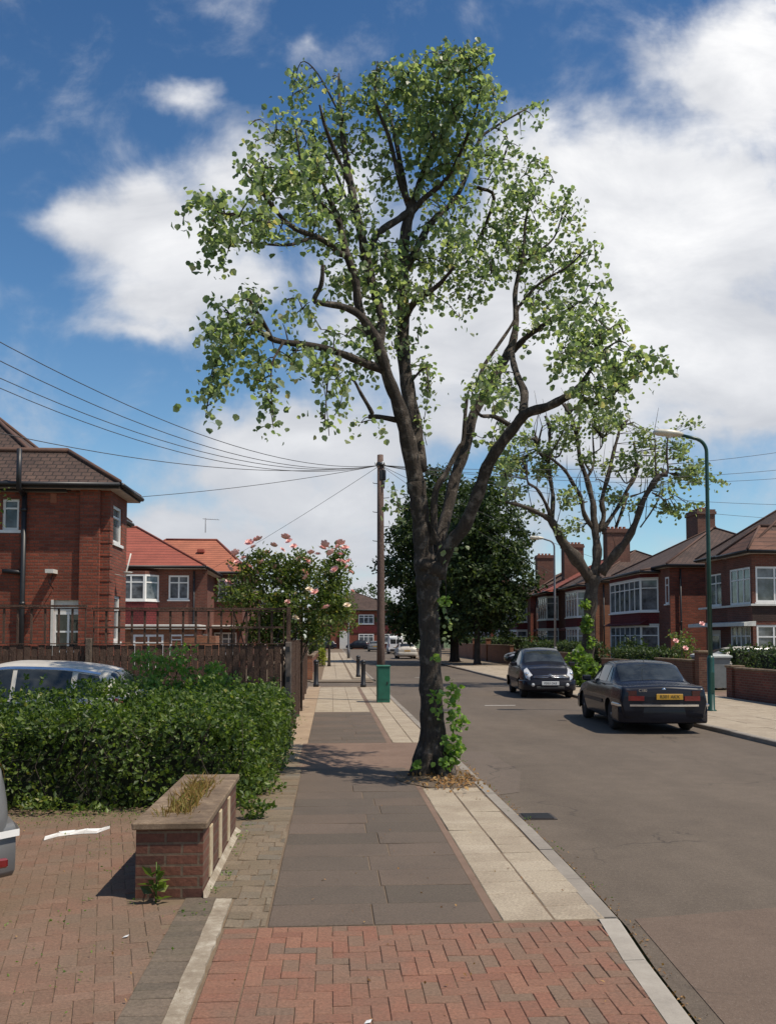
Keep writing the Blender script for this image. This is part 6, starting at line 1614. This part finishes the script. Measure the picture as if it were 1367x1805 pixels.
def hatch(loc,rz,label,paint,trim=False,strip=False):
    o=thing('parked_car',loc,label,'car',None,rz); c=Car(3.83,1.66,HATCH); wh=[(s*.70,y) for s in(1,-1) for y in(1.18,-1.26)]
    c.body(paint,o,True,wh,.29)
    for x,y in wh: wheel(o,x,y,.29,.19,5)
    c.patch('side_window',M['carglass'],o,lambda t:(1.2+.42*t,2.02),5.12,5.9,nu=6); c.patch('side_window',M['carglass'],o,lambda t:(2.08,2.82),5.12,5.9,nu=6); c.patch('side_window',M['carglass'],o,lambda t:(2.9,3.3-.12*t),5.15,5.86,nu=4)
    c.screen('windscreen',M['carglass'],o,.97,1.55,6.3); c.screen('rear_window',M['carglass'],o,3.33,3.62,6.2)
    b,_=bumper(o,c,1,.24,.56,.07,paint); b2,pts=bumper(o,c,-1,.24,.58,.06,paint)
    if strip:
        m=MB(); V=[]
        for (x,y) in pts: V+=[(x*1.02,y-.02,.5),(x*1.02,y-.02,.545)]
        m.add(V,[(i*2,i*2+1,i*2+3,i*2+2) for i in range(len(pts)-1)],0); m.build('pale_strip',M['white'],b2,local=True)
        for sg in (1,-1):
            a,b_=sorted((sg*.5,sg*.76)); m=MB(); m.bevbox(a,b_,-1.99,-1.955,.33,.39,.01); m.build('reflector',M['redlens'],b2,local=True)
    if trim:
        for sg in (1,-1): c.patch('window_trim',M['chrome'],o,lambda t:(1.2+.42,3.2),5.92,6.08,(sg,),nu=16,nv=2,off=.012)
    for sg in (1,-1):
        V=[];m=MB()                     # big teardrop headlamps
        hl=c.patch('headlight',M['lens'],o,lambda t:(.04+.05*t,.16+.4*t),3.75,6.0,(sg,),nu=6,nv=6,off=.014)[0]
        p=c.S(.17,5.0,sg,.02); k=MB(); k.lathe([(.02,-.02),(.05,-.01),(.055,.01),(.03,.025)],p,12,axis='y'); k.build('reflector',M['chrome'],hl,local=True)
        k=MB(); k.lathe([(.05,-.02),(.055,.01),(.04,.02)],(sg*.52,1.94,.42),12,axis='y'); k.build('fog_lamp',M['lens'],o,local=True)
        c.patch('tail_lamp',M['redlens'],o,lambda t:(3.5-.1*t,3.74-.14*t),4.0,5.2,(sg,),nu=4,nv=4,off=.012)
        for u in (2.0,2.75):
            p=c.S(u,4.3,sg,.012); k=MB(); k.bevbox(min(p[0],p[0]+sg*.02),max(p[0],p[0]+sg*.02),p[1]-.09,p[1]+.09,p[2]-.015,p[2]+.015,.006); k.build('door_handle',paint,o,local=True)
        c.patch('side_trim',M['blackplastic'],o,lambda t:(1.05,2.85),2.6,2.85,(sg,),nu=10,nv=2,off=.012)
        k=MB(); k.tube([(sg*.3-.28,.82,1.075),(sg*.3+.22,.84,1.06)],.012,4); k.build('wiper',M['black'],o,local=True)
    m=MB()
    for z in (.70,.655): m.tube([(-.5,1.885,z-.02),(-.2,1.945,z-.01),(-.06,1.955,z),(0,1.96,z+.05),(.06,1.955,z),(.2,1.945,z-.01),(.5,1.885,z-.02)],.011,5)
    m.build('chevron_grille',M['chrome'],o,local=True)
    m=MB(); m.bevbox(-.42,.42,1.93,1.985,.30,.37,.01); m.build('lower_grille',M['black'],b,local=True)
    plate(o,1.985,.47,1,M['platewhite'],'FD53 OKE')
    plate(o,-1.93,.72,-1,M['plateyellow'],'FD53 OKE')
    mirror(o,c,1.3,.96,paint,.82)
    m=MB(); m.box(.36,.44,.62,.63,1.16,1.26); m.build('tax_disc',M['white'],o,local=True)
    return o
ESTATE=[(0,.52,.56,.58,.42,.30),(.03,.60,.65,.68,.5,.24),(.16,.68,.74,.78,.58,.2),(.6,.83,.88,.845,.66,.19),(1.18,.93,.985,.855,.68,.19),(1.3,.94,1.05,.86,.66,.19),(1.95,.955,1.37,.865,.60,.19),(2.5,.965,1.445,.865,.59,.19),(3.4,.975,1.44,.86,.585,.19),(4.0,.98,1.40,.85,.58,.2),(4.2,.98,1.35,.84,.585,.22),(4.42,.95,1.07,.82,.6,.26),(4.5,.88,.96,.79,.56,.3),(4.55,.80,.86,.75,.52,.36)]
def estate(loc,rz,label,paint,rails=True,rearplate='plateyellow'):
    o=thing('parked_car',loc,label,'car',None,rz); c=Car(4.55,1.74,ESTATE); wh=[(s*.73,y) for s in(1,-1) for y in(1.42,-1.3)]
    c.body(paint,o,True,wh,.31)
    for x,y in wh: wheel(o,x,y,.31,.2,7)
    c.patch('side_window',M['carglass'],o,lambda t:(1.55+.42*t,2.3),5.1,5.92,nu=6); c.patch('side_window',M['carglass'],o,lambda t:(2.36,3.15),5.1,5.92,nu=6); c.patch('side_window',M['carglass'],o,lambda t:(3.24,4.18-.12*t),5.1,5.9,nu=5)
    c.screen('windscreen',M['carglass'],o,1.36,1.94,6.3); c.screen('rear_window',M['carglass'],o,4.19,4.40,6.2)
    bumper(o,c,-1,.28,.6,.09,paint); bumper(o,c,1,.26,.56,.07,paint)
    for sg in (1,-1):
        c.patch('window_trim',M['chrome'],o,lambda t:(1.55+.42,4.1),5.94,6.06,(sg,),nu=16,nv=2,off=.012)
        c.patch('tail_lamp',M['redlens'],o,lambda t:(4.3-.1*t,4.49-.12*t),3.7,5.0,(sg,),nu=4,nv=4,off=.012)
        c.patch('headlight',M['lens'],o,lambda t:(.03,.4-.1*t),3.6,4.5,(sg,),nu=5,nv=3,off=.01)
        if rails:
            m=MB(); q=[c.S(u,6.75,sg,.035) for u in (1.95,2.1,2.8,3.5,4.0,4.12)]; q[0]=c.S(1.95,6.75,sg,.0); q[-1]=c.S(4.12,6.75,sg,0); m.tube(q,.016,6); m.build('roof_rail',M['chrome'],o,local=True)
        for u in (2.25,3.1):
            p=c.S(u,4.35,sg,.012); m=MB(); m.bevbox(min(p[0],p[0]+sg*.02),max(p[0],p[0]+sg*.02),p[1]-.09,p[1]+.09,p[2]-.015,p[2]+.015,.006); m.build('door_handle',paint,o,local=True)
        c.patch('side_trim',M['blackplastic'],o,lambda t:(1.2,3.05),2.6,2.85,(sg,),nu=10,nv=2,off=.012)
    plate(o,-2.35,.72,-1,M[rearplate],'LB04 KGS'); mirror(o,c,1.68,.95,paint,.85)
    return o
VAN=[(0,.62,.66,.62,.46,.32),(.03,.72,.78,.72,.54,.26),(.2,.92,.98,.82,.62,.22),(.7,1.02,1.1,.88,.66,.22),(.85,1.03,1.2,.885,.66,.22),(1.5,1.04,1.9,.89,.74,.22),(1.8,1.04,2.08,.89,.77,.22),(2.8,1.04,2.12,.89,.78,.22),(4.25,1.04,2.08,.885,.77,.24),(4.36,1.02,2.0,.87,.76,.3),(4.4,.98,1.9,.85,.74,.36)]
def van(loc,rz,label,paint):
    o=thing('parked_van',loc,label,'van',None,rz); c=Car(4.4,1.78,VAN); wh=[(s*.75,y) for s in(1,-1) for y in(1.35,-1.35)]
    c.body(paint,o,True,wh,.31)
    for x,y in wh: wheel(o,x,y,.31,.2,6)
    c.patch('side_window',M['carglass'],o,lambda t:(1.1+.45*t,2.0),5.1,5.8,nu=5); c.screen('windscreen',M['carglass'],o,.9,1.5,6.3)
    for sg in (1,-1):
        m=MB(); a,b=sorted((sg*.04,sg*.66)); m.bevbox(a,b,-2.212,-2.198,1.2,1.72,.006); m.build('rear_window',M['carglass'],o,local=True)
        m=MB(); a,b=sorted((sg*.76,sg*.83)); m.bevbox(a,b,-2.21,-2.18,.8,1.15,.006); m.build('tail_lamp',M['redlens'],o,local=True)
        c.patch('headlight',M['lens'],o,lambda t:(.04,.35),3.6,4.6,(sg,),nu=4,nv=3,off=.01)
    bumper(o,c,-1,.34,.6,.07,M['blackplastic']); bumper(o,c,1,.3,.6,.07,M['blackplastic']); plate(o,-2.2,.8,-1,M['plateyellow'],'KV02 HTN'); mirror(o,c,1.3,1.1,M['blackplastic'],.88)
    return o
s0=saloon((6.55,18.75,RZ),R(-4.5),'shiny blue black saloon car parked by the green lamp post, seen from behind',M['paintnavy']); s0.scale=(.97,.97,.97)
hatch((6.8,28.45,RZ),R(176),'black hatchback facing the camera in front of the pollarded tree',M['paintblack'])
q_=hatch((-4.3,12.6,.0),R(90),'silver hatchback with dark windows parked between the privet hedge and brown fence',M['paintsilver'],trim=True); q_.scale=(.96,.96,.96)
fx,fy=-.55,.835; an=math.atan2(-fx,fy)
# silver car at the left edge: its rear right corner only just enters the frame
cr=Vector((-1.95,5.85,0)); fw=Vector((fx,fy,0)).normalized(); rt_=Vector((fw.y,-fw.x,0)); cen=cr+fw*1.98-rt_*.86
hatch((cen.x,cen.y,0),an,'silver car at the left edge of the drive, only its rear corner showing',M['paintgrey'],strip=True)
estate((6.75,80,RZ),0,'silver grey estate car parked far down the road in front of the white van',M['paintsilver'],False)
van((7.55,104,RZ),0,'white van parked far down the road beyond the silver grey car',M['paintwhite'])
estate((6.0,122,RZ),0,'pale blue car peeking out to the left of the distant white van',M['paintgrey'],False)
hatch((4.5,146,RZ),R(80),'dark car parked sideways before the house closing the street',M['paintblack'])
hatch((-1.0,147,RZ),R(95),'dark hatchback by the far junction left of the grey post',M['paintnavy'])
estate((-4.2,146,RZ),R(88),'pale silver car at the far left junction below the street tree',M['paintsilver'],False)
estate((13.9,46.0-6.2+1.2,.01),R(92),'white roofed car in the driveway behind the wide grey bin',M['paintwhite'],False) if 0 else estate((14.9,31.95,.01),R(90),'pale silver car nose on to the house drive behind the wide grey bin',M['paintsilver'],False)
estate((14.0,58.6,.01),R(92),'dark car on a drive seen left of the black hatchback',M['paintnavy'],False)
# ------------------------------------------------------------------ sky, sun, camera, render settings
SUN_EL=R(60); sd=Vector((.91,-.42,0)).normalized()
sunv=Vector((sd.x*math.cos(SUN_EL),sd.y*math.cos(SUN_EL),math.sin(SUN_EL)))
L=bpy.data.lights.new('sun','SUN'); L.energy=3.8; L.angle=R(.5); L.color=(1.0,.905,.77)
lo=bpy.data.objects.new('sun',L); col.objects.link(lo); lo.rotation_euler=(-sunv).to_track_quat('-Z','Y').to_euler()
W=bpy.data.worlds.new('World'); scene.world=W; W.use_nodes=True
t=W.node_tree; t.nodes.clear()
class WT(NT):
    def __init__(s): s.t=t; s.n=t.nodes
w=WT(); out=w.new('ShaderNodeOutputWorld'); bg=w.new('ShaderNodeBackground'); w.link(bg.outputs[0],out.inputs[0])
SKYS=.12; bg.inputs['Strength'].default_value=SKYS
sky=w.new('ShaderNodeTexSky'); sky.sky_type='NISHITA'; sky.sun_disc=False; sky.sun_elevation=SUN_EL; sky.sun_rotation=math.atan2(sunv.x,sunv.y)
sky.air_density=1.0; sky.dust_density=.6; sky.ozone_density=2.0; sky.altitude=100
tc=w.new('ShaderNodeTexCoord'); sp=w.new('ShaderNodeSeparateXYZ'); w.link(tc.outputs['Generated'],sp.inputs[0])
ay=w.math('MAXIMUM',w.math('ABSOLUTE',sp.outputs[1]),.12)
cu=w.math('DIVIDE',sp.outputs[0],ay); cv=w.math('DIVIDE',sp.outputs[2],ay)
cv=w.math('MAXIMUM',cv,-.2)
cb=w.new('ShaderNodeCombineXYZ'); w.link(cu,cb.inputs[0]); w.link(cv,cb.inputs[1])
uv=cb.outputs[0]
def uvof(px,py):
    d=ray(px,py); return d.x/d.y,d.z/d.y
# warp so that cloud edges are ragged
n0=w.new('ShaderNodeTexNoise'); n0.inputs['Scale'].default_value=5.5; n0.inputs['Detail'].default_value=5; n0.inputs['Roughness'].default_value=.6; w.link(uv,n0.inputs['Vector'])
vm=w.new('ShaderNodeVectorMath'); vm.operation='SUBTRACT'; w.link(n0.outputs['Color'],vm.inputs[0]); vm.inputs[1].default_value=(.5,.5,.5)
vs=w.new('ShaderNodeVectorMath'); vs.operation='MULTIPLY'; w.link(vm.outputs[0],vs.inputs[0]); vs.inputs[1].default_value=(.16,.12,0)
va=w.new('ShaderNodeVectorMath'); va.operation='ADD'; w.link(uv,va.inputs[0]); w.link(vs.outputs[0],va.inputs[1])
wuv=va.outputs[0]
clouds=[(1150,400,420,270,1.5),(1300,110,250,210,1.15),(1000,330,240,190,1.3),(1050,600,520,260,1.4),(760,560,340,300,1.05),(620,330,210,190,.7),(1300,640,330,240,1.2),(165,390,180,95,1.0),(310,410,260,160,1.05),(330,510,300,110,.95),(430,300,190,160,.8),(330,160,110,80,.68),(550,90,70,70,.42),(460,120,60,40,.3),(250,570,260,60,.7),(0,520,120,60,.25),(40,320,110,60,.25),
 (560,790,380,130,1.3),(300,930,300,60,.9),(430,840,260,110,1.1),(800,740,300,140,1.0),(560,900,360,100,1.1),(520,970,420,90,1.1),(820,930,380,140,1.0),(1240,750,300,60,.9),(1080,800,300,80,.9),(1350,980,170,60,.8),(1230,960,200,50,.55),(700,1050,700,80,1.0),(1600,500,420,600,1.2)]
acc=None
for (cx,cy,rx,ry,s) in clouds:
    u0,v0=uvof(cx,cy); u1,_=uvof(cx+rx,cy); _,v1=uvof(cx,cy-ry)
    mp=w.new('ShaderNodeMapping'); mp.vector_type='POINT'; sx,sy=1/abs(u1-u0),1/abs(v1-v0)
    mp.inputs['Scale'].default_value=(sx,sy,0); mp.inputs['Location'].default_value=(-u0*sx,-v0*sy,0)
    w.link(wuv,mp.inputs[0]); gr=w.new('ShaderNodeTexGradient'); gr.gradient_type='QUADRATIC_SPHERE'; w.link(mp.outputs[0],gr.inputs[0])
    q=w.math('MULTIPLY',w.math('SQRT',gr.outputs['Fac']),s)
    acc=q if acc is None else w.math('SMOOTH_MAX',acc,q,.25)
n1=w.noise(uv,7.0,9,.6,.3); n2=w.noise(uv,2.6,6,.55)
mp=w.new('ShaderNodeMapping'); mp.inputs['Scale'].default_value=(1,2.3,1); w.link(uv,mp.inputs[0])
n3=w.noise(mp.outputs[0],4.0,8,.6,.4)
den=w.math('ADD',acc,w.math('MULTIPLY',w.math('SUBTRACT',n1,.5),1.15))
den=w.math('ADD',den,w.math('MULTIPLY',w.math('SUBTRACT',n3,.5),.35))
# away from the photographed part of the sky: scattered cloud from noise alone
mr=w.new('ShaderNodeMapRange'); mr.interpolation_type='SMOOTHSTEP'; w.link(den,mr.inputs['Value']); mr.inputs['From Min'].default_value=.14; mr.inputs['From Max'].default_value=.76
dens=mr.outputs[0]
# cloud light: brighter cores high up, greyer below
sh=w.math('ADD',w.math('MULTIPLY',w.math('SUBTRACT',n3,.5),1.1),w.math('ADD',w.math('MULTIPLY',acc,.27),w.math('SUBTRACT',w.math('MULTIPLY',cv,.75),.1)))
ccol=w.ramp(sh,[(.05,(3.7,3.85,4.2)),(.3,(4.5,4.6,4.85)),(.55,(5.7,5.75,5.9)),(.82,(7.3,7.25,7.2))])
# blue of the sky
tint=w.ramp(cv,[(0.0,(.86,.92,.9)),(.12,(.68,.84,.86)),(.4,(.46,.68,.8)),(.75,(.33,.54,.7))])
blue=w.mix(sky.outputs[0],tint,1.0,'MULTIPLY')
fin=w.mix(blue,ccol,w.math('MULTIPLY',dens,.97))
w.link(fin,bg.inputs['Color'])
W.cycles.sampling_method='MANUAL'; W.cycles.sample_map_resolution=1024
cam=bpy.data.cameras.new('camera'); cam.sensor_fit='AUTO'; cam.sensor_width=36; cam.lens=FPX/1805*36
cam.shift_y=(PPY-902.5)/1805; cam.clip_end=2000; cam.clip_start=.05
co=bpy.data.objects.new('camera',cam); col.objects.link(co); co.location=(0,0,CAMZ)
mat=Matrix((_r,_u,-_f)).transposed(); co.rotation_euler=mat.to_euler()
scene.camera=co
vs_=scene.view_settings; vs_.view_transform='Standard'; vs_.look='None'; vs_.exposure=0.35; vs_.gamma=1.0
scene.render.engine='CYCLES'; scene.cycles.max_bounces=6; scene.cycles.transparent_max_bounces=6; scene.cycles.use_denoising=True
scene.cycles.sample_clamp_indirect=6
